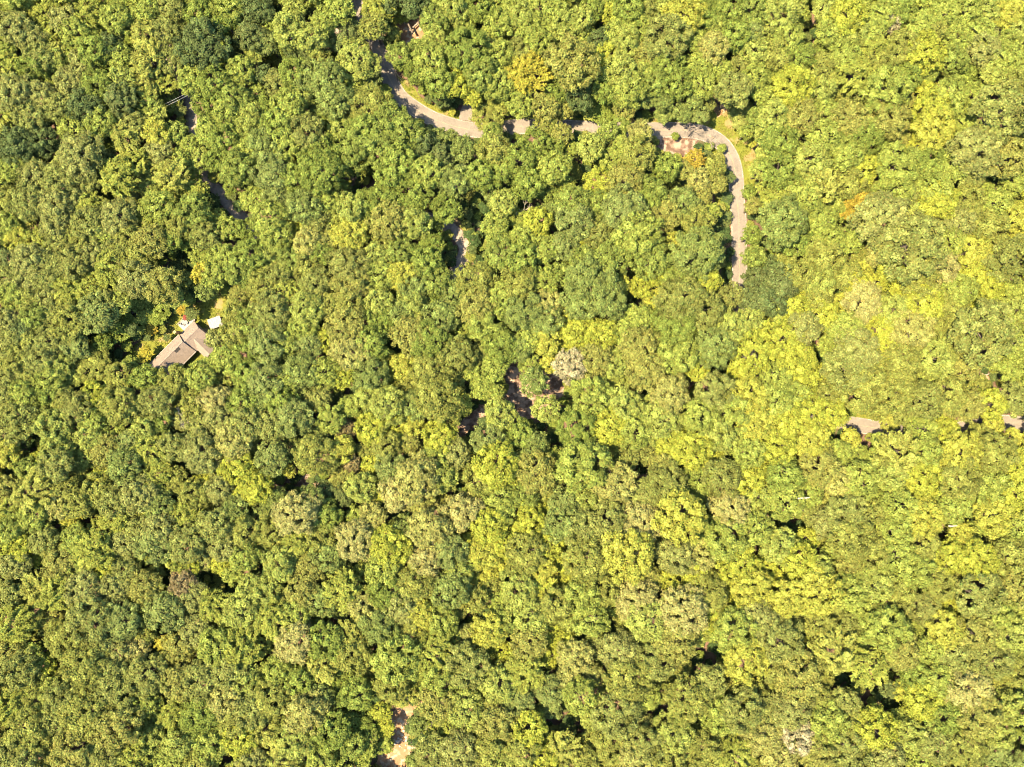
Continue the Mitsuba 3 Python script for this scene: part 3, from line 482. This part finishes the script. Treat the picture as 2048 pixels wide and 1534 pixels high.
for cx, cy in np.c_[gx.ravel(), gy.ravel()] + rng.uniform(-7, 7, (gx.size, 2)):
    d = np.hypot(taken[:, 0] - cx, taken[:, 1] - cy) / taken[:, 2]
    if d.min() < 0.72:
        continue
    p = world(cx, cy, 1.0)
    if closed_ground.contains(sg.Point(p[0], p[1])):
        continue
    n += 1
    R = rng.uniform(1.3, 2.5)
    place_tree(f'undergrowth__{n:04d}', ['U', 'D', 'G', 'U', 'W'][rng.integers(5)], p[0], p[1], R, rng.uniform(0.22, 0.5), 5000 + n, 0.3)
labels['undergrowth'] = {'label': 'low dark green bushes on the forest floor in gaps between crowns', 'category': 'undergrowth', 'kind': 'stuff'}

# ---------------------------------------------------------------- the house in the clearing
scene['roof_lit_material'] = diffuse(lambda p, n, uv: MIX([0.125, 0.103, 0.088], [0.165, 0.140, 0.118], FB(p.x * 0.8, p.y * 0.8, p.z * 2.0, 4)) * (0.93 + 0.14 * FB(p.x * 6, p.y * 6, p.z * 6, 2)))
scene['siding_material'] = diffuse(lambda p, n, uv: MIX([0.24, 0.21, 0.17], [0.30, 0.27, 0.22], FB(p.x * 2, p.y * 2, p.z * 6)))
scene['white_metal_material'] = diffuse(lambda p, n, uv: MIX([0.19, 0.182, 0.17], [0.25, 0.243, 0.23], FB(p.x * 1.5, p.y * 1.5, p.z)))
scene['deck_material'] = diffuse(lambda p, n, uv: MIX([0.22, 0.205, 0.19], [0.29, 0.275, 0.255], FB(p.x * 2, p.y * 2, p.z * 2)))
scene['chimney_material'] = diffuse(lambda p, n, uv: MIX([0.20, 0.14, 0.07], [0.28, 0.20, 0.10], FB(p.x * 4, p.y * 4, p.z * 4)))
scene['dark_metal_material'] = {'type': 'twosided', 'bsdf': {'type': 'principled', 'base_color': {'type': 'rgb', 'value': [0.03, 0.028, 0.026]}, 'roughness': 0.5}}
scene['window_material'] = {'type': 'twosided', 'bsdf': {'type': 'principled', 'base_color': {'type': 'rgb', 'value': [0.02, 0.025, 0.03]}, 'roughness': 0.08, 'specular': 0.6}}
scene['maroon_material'] = {'type': 'twosided', 'bsdf': {'type': 'diffuse', 'reflectance': {'type': 'rgb', 'value': [0.10, 0.03, 0.025]}}}

A1 = np.array([1.0, 1.0, 0]) / math.sqrt(2)             # along the ridge
A2 = np.array([1.0, -1.0, 0]) / math.sqrt(2)            # towards the shaded slope
HOUSE = world(395, 656, 5.6) * [1, 1, 0]                # under the upper end of the ridge


def hp(a, b, z):
    return HOUSE + A1 * a + A2 * b + [0, 0, z]


def hbox(a0, a1, b0, b1, z0, z1):
    v = np.array([hp(a, b, z) for z in (z0, z1) for a, b in ((a0, b0), (a1, b0), (a1, b1), (a0, b1))])
    m = trimesh.Trimesh(v, [[0, 1, 2], [0, 2, 3], [4, 6, 5], [4, 7, 6], [0, 5, 1], [0, 4, 5], [1, 6, 2], [1, 5, 6], [2, 7, 3], [2, 6, 7], [3, 4, 0], [3, 7, 4]])
    m.fix_normals()
    return np.array(m.vertices), np.array(m.faces)


def slab(corners, thick):
    """A roof slope: four corners, thickened downward."""
    c = np.array(corners)
    n = np.cross(c[1] - c[0], c[3] - c[0])
    n = n / np.linalg.norm(n) * (1 if n[2] > 0 else -1)
    v = np.vstack([c, c - n * thick])
    m = trimesh.Trimesh(v, [[0, 1, 2], [0, 2, 3], [4, 6, 5], [4, 7, 6], [0, 5, 1], [0, 4, 5], [1, 6, 2], [1, 5, 6], [2, 7, 3], [2, 6, 7], [3, 4, 0], [3, 7, 4]])
    m.fix_normals()
    return np.array(m.vertices), np.array(m.faces)


def add(key, mesh, material, smooth=False):
    n, base = 0, key
    while key in scene:
        n += 1
        key = f'{base}_{n:03d}'
    scene[key] = mikit.ply(mesh, material, smooth=smooth)
    return key


labels['house'] = {'label': 'long beige gable roofed house in the clearing at left, one slope sunlit', 'category': 'house'}
EV, RG = 3.0, 6.4                                       # eaves and ridge
add('house__wall', join([hbox(-27, -7.5, -3.6, 4.2, 0, EV - 0.15), hbox(-7.5, -0.2, -3.6, 4.2, 0, EV - 0.6), hbox(-6.4, -1.8, 4.2, 9.2, 0, EV - 0.35)]), 'siding_material')
rows = 9                                                # courses of roofing, each lapped over the one below
for a0, a1, RZ, EZ, tag in ((-27.4, -7.4, RG, EV, 'house__roof'), (-7.4, 0.3, RG - 1.0, EV - 0.5, 'house__lower_roof')):
    for side, w in ((-1, 4.2), (1, 4.9)):
        for r in range(rows):
            t0, t1 = r / rows, (r + 1.06) / rows
            q = [hp(a, side * w * t, RZ - (RZ - EZ) * t + 0.03 * (k in (2, 3))) for k, (a, t) in enumerate(((a0, t1), (a1, t1), (a1, t0), (a0, t0)))]
            add(tag if r + side == -1 else tag + '__course', slab(q, 0.05), 'roof_lit_material')
    add(tag + '__ridge_cap', hbox(a0, a1, -0.16, 0.16, RZ - 0.02, RZ + 0.07), 'roof_lit_material')
add('house__wall', slab([hp(-7.45, -4.0, EV + 0.1), hp(-7.45, 4.6, EV + 0.1), hp(-7.45, 0.2, RG - 0.1), hp(-7.45, -0.2, RG - 0.1)], 0.1), 'siding_material')
for s in (-1, 1):                                       # the wing on the right
    q = [hp(-4.0 + s * 2.7, 2.2, EV - 0.3), hp(-4.0 + s * 2.7, 9.8, EV - 0.3), hp(-4.0, 9.8, 4.7), hp(-4.0, 1.4, 4.7)]
    add('house__wing_roof', slab(q, 0.10), 'roof_lit_material')
add('house__gutter', hbox(-27.4, -7.4, 4.92, 5.06, EV - 0.08, EV + 0.04), 'white_metal_material')
add('house__gutter', hbox(-27.4, -7.4, -4.36, -4.22, EV - 0.08, EV + 0.04), 'white_metal_material')
ck = add('house__chimney', hbox(-7.5, -6.6, -5.3, -4.4, 0, 6.0), 'chimney_material')
add('house__chimney__cap', hbox(-7.6, -6.5, -5.4, -4.3, 6.0, 6.2), 'chimney_material')
add('house__skylight', slab([hp(-12.2, 0.25, RG + 0.03), hp(-10.0, 0.25, RG + 0.03), hp(-10.0, 1.15, RG - 0.75), hp(-12.2, 1.15, RG - 0.75)], 0.16), 'dark_metal_material')
for a in (-24, -20, -15.5, -12):
    w = add('house__window', hbox(a, a + 1.4, 4.2, 4.26, 1.0, 2.2), 'white_metal_material')
    add(w + '__pane', hbox(a + 0.1, a + 1.3, 4.26, 4.28, 1.1, 2.1), 'window_material')
    w = add('house__window', hbox(a, a + 1.4, -3.66, -3.6, 1.0, 2.2), 'white_metal_material')
    add(w + '__pane', hbox(a + 0.1, a + 1.3, -3.68, -3.66, 1.1, 2.1), 'window_material')
d = add('house__door', hbox(-9.6, -8.6, 4.2, 4.27, 0.1, 2.2), 'maroon_material')

labels['deck'] = {'label': 'whitish plank deck with furniture at the upper end of the house', 'category': 'deck'}
D0, D1, DB0, DB1 = -5.6, 0.4, -8.0, -4.5
for k in range(14):
    b = DB0 + (DB1 - DB0) * k / 14
    add('deck__plank', hbox(D0, D1, b, b + (DB1 - DB0) / 14 - 0.03, 1.02, 1.07), 'deck_material')
for a in (D0 + 0.1, -2.6, D1 - 0.2):
    for b in (DB0 + 0.05, DB1 - 0.2):
        add('deck__post', hbox(a, a + 0.12, b, b + 0.12, 0, 1.0 if b > -6 else 2.0), 'white_metal_material')
add('deck__rail', hbox(D0, D1, DB0 + 0.06, DB0 + 0.16, 1.95, 2.02), 'white_metal_material')
add('deck__rail', hbox(D1 - 0.14, D1 - 0.04, DB0 + 0.18, DB1, 1.95, 2.02), 'white_metal_material')


def chair(key, a, b, label):
    labels[key] = {'label': label, 'category': 'chair', 'group': 'chairs on the deck'}
    z = 1.07
    add(key + '__seat', hbox(a - 0.3, a + 0.3, b - 0.3, b + 0.3, z + 0.40, z + 0.46), 'dark_metal_material')
    add(key + '__backrest', hbox(a - 0.3, a + 0.3, b - 0.34, b - 0.29, z + 0.46, z + 1.0), 'dark_metal_material')
    for i in (-0.26, 0.2):
        for j in (-0.26, 0.2):
            add(key + '__leg', hbox(a + i, a + i + 0.06, b + j, b + j + 0.06, z, z + 0.40), 'dark_metal_material')


labels['patio_table'] = {'label': 'dark round table in the middle of the whitish deck', 'category': 'table'}
tm = trimesh.creation.cylinder(0.75, 0.05, sections=24)
tm.apply_translation(hp(-2.6, -6.1, 1.07 + 0.72))
add('patio_table__tabletop', tm, 'dark_metal_material', 30)
tm = trimesh.creation.cylinder(0.06, 0.69, sections=10)
tm.apply_translation(hp(-2.6, -6.1, 1.07 + 0.35))
add('patio_table__pedestal', tm, 'dark_metal_material', 30)
for k, (a, b, text) in enumerate([(-3.9, -6.1, 'dark metal chair on the lower left side of the deck table'), (-1.3, -6.1, 'dark metal chair on the upper right side of the deck table'), (-2.6, -7.4, 'dark metal chair on the upper left side of the deck table'), (-4.6, -7.2, 'dark metal chair alone at the lower left corner of the deck')]):
    chair('patio_chair' + (f'_{k:03d}' if k else ''), a, b, text)
labels['patio_umbrella'] = {'label': 'maroon parasol open at the upper corner of the whitish deck', 'category': 'umbrella'}
cone = trimesh.creation.cone(1.25, 0.6, sections=8)
cone.apply_translation(hp(-0.9, -6.9, 3.2))
add('patio_umbrella__canopy', cone, 'maroon_material')
tm = trimesh.creation.cylinder(0.03, 2.2, sections=8)
tm.apply_translation(hp(-0.9, -6.9, 2.17))
add('patio_umbrella__pole', tm, 'white_metal_material', 30)

labels['shed'] = {'label': 'white flat roofed shed half under trees right of the beige house', 'category': 'shed'}
SH = world(430, 645, 2.5) * [1, 1, 0]


def sbox(a0, a1, b0, b1, z0, z1):
    u, w = np.array([0.94, 0.34, 0]), np.array([0.34, -0.94, 0])
    v = np.array([SH + u * a + w * b + [0, 0, z] for z in (z0, z1) for a, b in ((a0, b0), (a1, b0), (a1, b1), (a0, b1))])
    m = trimesh.Trimesh(v, [[0, 1, 2], [0, 2, 3], [4, 6, 5], [4, 7, 6], [0, 5, 1], [0, 4, 5], [1, 6, 2], [1, 5, 6], [2, 7, 3], [2, 6, 7], [3, 4, 0], [3, 7, 4]])
    m.fix_normals()
    return np.array(m.vertices), np.array(m.faces)


add('shed__wall', sbox(-2.2, 2.2, -1.7, 1.7, 0, 2.4), 'siding_material')
for k in range(6):
    add('shed__roof' if not k else 'shed__roof__panel', sbox(-2.5 + k * 0.84, -2.5 + (k + 1) * 0.84 - 0.05, -2.0, 2.0, 2.4, 2.5), 'white_metal_material')
add('shed__door', sbox(-0.5, 0.5, 1.7, 1.76, 0, 2.0), 'dark_metal_material')

# ---------------------------------------------------------------- leafless and broken trees
def bare_tree(key, x, y, height, spread, material, seed, lean=(0, 0), label='', cat='dead tree', depth=3):
    rng = np.random.default_rng(seed)
    labels[key] = {'label': label, 'category': cat}
    base = np.array([x, y, -0.2])
    top = base + [lean[0], lean[1], height * 0.62]
    w = 0.10 + height * 0.009
    add(key + '__trunk', tube([base, base * 0.5 + top * 0.5 + rng.normal(0, 0.15, 3), top], [w * 1.3, w, w * 0.6], 8), material, 40)

    def grow(start, direction, length, rad, level, out):
        direction = direction / np.linalg.norm(direction)
        mid = start + direction * length * 0.5 + rng.normal(0, length * 0.06, 3)
        end = start + direction * length + rng.normal(0, length * 0.10, 3)
        out.append(tube([start, mid, end], [rad, rad * 0.75, rad * 0.42], 5))
        if level > 0:
            for _ in range(3):
                t = rng.uniform(0.35, 1.0)
                nd = direction + rng.normal(0, 0.55, 3) + [0, 0, 0.12]
                grow(start + (end - start) * t, nd, length * rng.uniform(0.45, 0.68), rad * 0.55, level - 1, out)

    n = 7
    for k in range(n):
        an = 6.28 * k / n + rng.uniform(-0.4, 0.4)
        t = rng.uniform(0.45, 1.0)
        out = []
        grow(base + (top - base) * t, np.array([math.cos(an), math.sin(an), rng.uniform(0.25, 0.9)]), spread * rng.uniform(0.65, 1.0), w * 0.5, depth, out)
        add(key + '__branch', join(out), material, 40)


def at_top(px, py, z):
    return world(px, py, z)[:2]


for k, (px, py, hgt, spr, mat, lean, text) in enumerate([
        (1040, 422, 16, 4.0, 'bleached_wood_material', (1.5, 1.0), 'grey leafless tree among green crowns right of the gravel lane gap'),
        (375, 832, 17, 4.4, 'bleached_wood_material', (-1, 0), 'large brown leafless tree with fanning branches below the beige house'),
        (1388, 258, 12, 4.2, 'dead_wood_material', (-1.0, 2.5), "bare pale tree leaning over the road's hairpin bend"),
        (1243, 322, 13, 3.0, 'dead_wood_material', (0, 0), 'small grey leafless tree below the shaded straight road'),
        (1640, 112, 17, 4.2, 'bleached_wood_material', (-1, -1), 'bleached white branches sticking out of crowns at upper right'),
        (1420, 278, 8, 3.4, 'dead_wood_material', (0.5, -0.5), 'dark leafless tree with bare twigs on the inner edge of the hairpin'),
        (862, 1460, 10, 3.4, 'dead_wood_material', (0, 0), 'grey leafless tree right of the orange dirt track'),
        (616, 846, 14, 2.6, 'bleached_wood_material', (0, 0), 'small pale grey leafless tree left of the reddish crown'),
        (1410, 392, 9, 2.6, 'dead_wood_material', (0, 0), 'pinkish grey leafless tree left of the straight road'),
        (1286, 372, 14, 2.6, 'bleached_wood_material', (0, 0), 'thin pale leafless tree above the big light green crown, right of centre'),
        (418, 996, 15, 2.2, 'bleached_wood_material', (0, 0), 'white twiggy dead top among grey-green crowns at lower left'),
        (706, 926, 12, 2.6, 'dead_wood_material', (0, 0), 'grey brown leafless tree below the reddish crown')]):
    p = at_top(px, py, hgt * 0.75)
    bare_tree('dead_tree' + (f'_{k:03d}' if k else ''), p[0], p[1], hgt, spr, mat, 70 + k, lean, text)


def log(key, px, py, length, angle, z, radius, material, label, tilt=0.0):
    """A fallen or leaning trunk with broken limb stubs; angle counter-clockwise in the survey."""
    rng = np.random.default_rng(int(px * 7 + py))
    c = world(px, py, z)
    d = np.array([math.cos(angle), math.sin(angle), tilt])
    d /= np.linalg.norm(d)
    labels[key] = {'label': label, 'category': 'fallen log'}
    pts = [c + d * length * t + rng.normal(0, 0.05, 3) for t in (-0.5, -0.2, 0.15, 0.5)]
    add(key + '__trunk', tube(pts, [radius * 1.15, radius, radius * 0.85, radius * 0.55], 9), material, 40)
    for t in (-0.1, 0.2, 0.36):
        s = c + d * length * t
        e = s + np.r_[rng.normal(0, 1, 2), 0.7] * length * 0.09
        add(key + '__branch', tube([s, (s + e) / 2, e], [radius * 0.45, radius * 0.35, radius * 0.15], 5), material, 40)


for k, (px, py, L, an, z, rad, mat, text) in enumerate([
        (1608, 996, 4.2, 0.08, 19.0, 0.26, 'bleached_wood_material', 'short white broken trunk lying across lime crowns at right'),
        (1906, 1052, 3.2, 0.05, 18.0, 0.24, 'bleached_wood_material', 'short pale trunk piece in a dark gap at lower right'),
        (1972, 750, 4.6, 0.35, 1.0, 0.3, 'bleached_wood_material', 'pale log on the tan bare strip at the right edge'),
        (1594, 505, 8.0, 0.75, 2.5, 0.3, 'dead_wood_material', 'leaning broken trunk over reddish soil right of the road'),
        (1572, 512, 7.0, -0.9, 3.0, 0.22, 'dead_wood_material', 'thin grey trunk left of the leaning one over reddish soil'),
        (1894, 152, 8.0, 0.9, 2.0, 0.28, 'dead_wood_material', 'left fallen trunk in the gap at upper right'),
        (1952, 138, 8.0, 0.95, 2.5, 0.26, 'dead_wood_material', 'right fallen trunk in the gap at upper right'),
        (832, 50, 9.0, 0.78, 1.5, 0.34, 'dead_wood_material', 'pale fallen trunk on orange bare soil at the top edge'),
        (813, 40, 11.0, 2.0, 3.0, 0.36, 'bark_material', 'dark leaning trunk left of the pale one at the top edge'),
        (190, 918, 6.0, -0.55, 4.0, 0.18, 'bleached_wood_material', 'upper stem of the fallen fan of trunks at left'),
        (186, 924, 6.0, -0.3, 3.6, 0.18, 'dead_wood_material', 'middle stem of the fallen fan of trunks at left'),
        (188, 929, 5.0, 0.1, 3.4, 0.16, 'bleached_wood_material', 'lowest stem of the fallen fan of trunks at left'),
        (1068, 822, 2.6, 0.5, 0.5, 0.2, 'bleached_wood_material', 'small pale log at the lower end of the brown central clearing')]):
    log('fallen_log' + (f'_{k:03d}' if k else ''), px, py, L, an, z, rad, mat, text)

# ---------------------------------------------------------------- stones, pole, wires, shrubs
rng = np.random.default_rng(77)
rock_spots = [(796, 1482, 0.75), (790, 1487, 0.6), (802, 1478, 0.5), (816, 1480, 0.8), (820, 1484, 0.6), (812, 1474, 0.45), (806, 1470, 0.4), (808, 1462, 0.45), (805, 1455, 0.35), (826, 1490, 0.5), (800, 1492, 0.4), (797, 1476, 0.45), (822, 1462, 0.4), (812, 1490, 0.35), (836, 1532, 0.9), (790, 1441, 0.3), (814, 1446, 0.35), (818, 1438, 0.3)]
where_rock = ['leftmost big pale stone', 'pale stone at the left end', 'pale stone in the middle', 'largest right hand pale stone', 'pale stone at the right', 'small pale stone above the right one', 'small pale stone above the middle', 'small pale stone higher up', 'tiny pale stone halfway up', 'rightmost low pale stone', 'low pale stone in the middle', 'small stone beside the left one', 'small stone on the right bank',
              'tiny low stone in the middle', 'large pale stone at the bottom edge right', 'tiny stone near the top left', 'tiny stone near the top', 'topmost tiny stone']
for k, (px, py, rad) in enumerate(rock_spots):
    m = trimesh.creation.icosphere(2, 1.0)
    v = np.array(m.vertices)
    v *= (0.72 + 0.6 * meshkit.noise(v * 1.6 + k * 9.1, k))[:, None] * [rad * rng.uniform(0.8, 1.3), rad * rng.uniform(0.7, 1.1), rad * 0.6]
    key = 'rock' + (f'_{k:03d}' if k else '')
    scene[key] = mikit.ply((v + world(px, py, 0) + [0, 0, 0.06 + rad * 0.2], m.faces), 'rock_material', smooth=35)
    labels[key] = {'label': where_rock[k] + ' on the orange dirt track', 'category': 'rock', 'group': 'pale stones on the dirt track'}

labels['utility_pole'] = {'label': 'thin wooden utility pole on the verge of the upper left road curve', 'category': 'utility pole'}
pb = world(796, 161, 0)
add('utility_pole__pole', tube([pb - [0, 0, 0.5], pb + [0, 0, 5], pb + [0, 0, 10]], [0.19, 0.17, 0.13], 10), 'bark_material', 40)
add('utility_pole__crossarm', tube([pb + [-0.9, 0.55, 9.4], pb + [0, 0.14, 9.4], pb + [0.9, -0.3, 9.4]], [0.08, 0.08, 0.08], 6), 'bark_material', 40)
for s in (-0.8, 0, 0.8):
    add('utility_pole__insulator', tube([pb + [s, -0.47 * s + 0.14, 9.48], pb + [s, -0.47 * s + 0.14, 9.58], pb + [s, -0.47 * s + 0.14, 9.72]], [0.06, 0.08, 0.04], 8), 'rock_material', 40)
scene['wire_material'] = {'type': 'twosided', 'bsdf': {'type': 'roughconductor', 'material': 'Al', 'alpha': 0.35}}


def wire(key, p, q, sag, label):
    t = np.linspace(0, 1, 25)[:, None]
    pts = p * (1 - t) + q * t - np.array([0, 0, 1.0]) * sag * 4 * t * (1 - t)
    scene[key] = mikit.ply(tube(pts, [0.045] * 25, 5), 'wire_material', smooth=60)
    labels[key] = {'label': label, 'category': 'wire'}


wire('guy_wire', pb + [0, 0, 9.2], world(813, 176, 0.0), 0.05, 'left of two thin guy wires from the utility pole to the verge')
wire('guy_wire_001', pb + [0, 0, 8.8], world(818, 174, 0.0), 0.05, 'right of two thin guy wires from the utility pole to the verge')
wire('overhead_wire', world(318, 214, 8.5), world(612, 60, 8.5), 0.8, 'single thin overhead wire crossing the left lane gap, higher of two')
wire('overhead_wire_001', world(318, 219, 8.0), world(612, 66, 8.0), 0.8, 'single thin overhead wire crossing the left lane gap, lower of two')


def shrub(key, px, py, R, look, label, stretch=0.5):
    p = world(px, py, 1.0)
    place_tree(key, look, p[0], p[1], R, stretch, int(px + py), 0.2)
    labels[key] = {'label': label, 'category': 'shrub'}


for k, (px, py, R, look, text) in enumerate([
        (369, 623, 1.8, 'A', 'orange shrub touching the upper end of the whitish deck'), (311, 660, 2.2, 'A', 'orange brown shrub at the top of the lawn left of the deck'), (303, 706, 2.7, 'A', 'wide orange shrub on the lawn left of the house roof'),
        (338, 676, 1.5, 'D', 'small dark shrub beside the sunlit house eave'), (330, 660, 1.6, 'W', 'small olive shrub above the lawn near the deck'), (291, 712, 1.5, 'D', 'small dark shrub at the left of the lawn'), (392, 628, 2.6, 'D', 'dark bushy shrub between deck and lawn'),
        (420, 722, 1.8, 'G', 'small green shrub at the lower right of the house'), (1432, 322, 2.6, 'W', 'olive shrub on the inner bank of the hairpin bend'), (1444, 352, 2.0, 'W', 'small olive shrub left of the straight road'), (1440, 300, 1.8, 'G', 'small green shrub below the hairpin bend'),
        (1502, 345, 2.2, 'L', 'light green shrub right of the straight road'), (1500, 290, 1.9, 'Y', 'bright shrub on the outer verge of the hairpin'), (880, 214, 1.8, 'W', 'olive shrub on the dry verge by the junction'), (846, 186, 1.8, 'L', 'light green shrub on the dry verge above the curve'),
        (905, 226, 1.5, 'Y', 'small yellowish shrub next to the side drive'), (824, 1510, 2.0, 'D', 'small dark bush on the right bank of the dirt track'), (832, 1455, 2.2, 'B', 'grey-green bush right of the stones on the dirt track'), (782, 1478, 2.0, 'L', 'light green bush left of the stones on the dirt track'),
        (950, 474, 1.5, 'L', 'small light green shrub on the grass right of the gravel lane'), (1348, 276, 1.6, 'G', 'small shrub between road and pale brown patch')]):
    shrub('shrub' + (f'_{k:03d}' if k else ''), px, py, R, look, text)

# rough grass and weeds on the lawn and verges: one mass of blades
rng = np.random.default_rng(21)
area = shapely.union_all([sg.Polygon([world(*q)[:2] for q in pts]) for pts in [LAWN] + [g[0] for g in GRASS]]).difference(road_area.buffer(0.25)).difference(sg.LineString(DRIVE).buffer(2.5)).difference(sg.LineString(GRAVEL).buffer(2.3)).difference(sg.Polygon([hp(a, b, 0)[:2] for a, b in ((-28, -4.8), (-28, 5), (-7.5, 5), (-7.5, 11.2), (-0.5, 11.2), (0.6, 5), (0.8, -8.2), (-6, -8.2), (-8, -5.6))]))
x0, y0, x1, y1 = area.bounds
q = np.c_[rng.uniform(x0, x1, 400000), rng.uniform(y0, y1, 400000)]
q = q[shapely.contains_xy(area, q[:, 0], q[:, 1])][:26000]
dens = meshkit.noise(np.c_[q * 0.5, np.zeros(len(q))], 3)
q = q[dens > 0.38]
c = np.c_[q, rng.uniform(0.06, 0.3, len(q))]
tone = np.array([[0.105, 0.125, 0.02], [0.15, 0.15, 0.03], [0.20, 0.16, 0.06]])[np.digitize(meshkit.noise(np.c_[q * 0.25, np.ones(len(q))], 8) + rng.normal(0, 0.08, len(q)), [0.45, 0.68])]
v, f, col = leaves(rng, c, rng.normal(0, 0.6, (len(c), 3)), 0.22, [1, 1, 1], 0.2)
scene['grass'] = mikit.ply((v, f), 'leaf_material', color=np.clip(col * np.repeat(tone, 4, 0), 0, 0.9))
labels['grass'] = {'label': 'tufts of rough grass and weeds on the lawn and verges', 'category': 'grass', 'kind': 'stuff'}
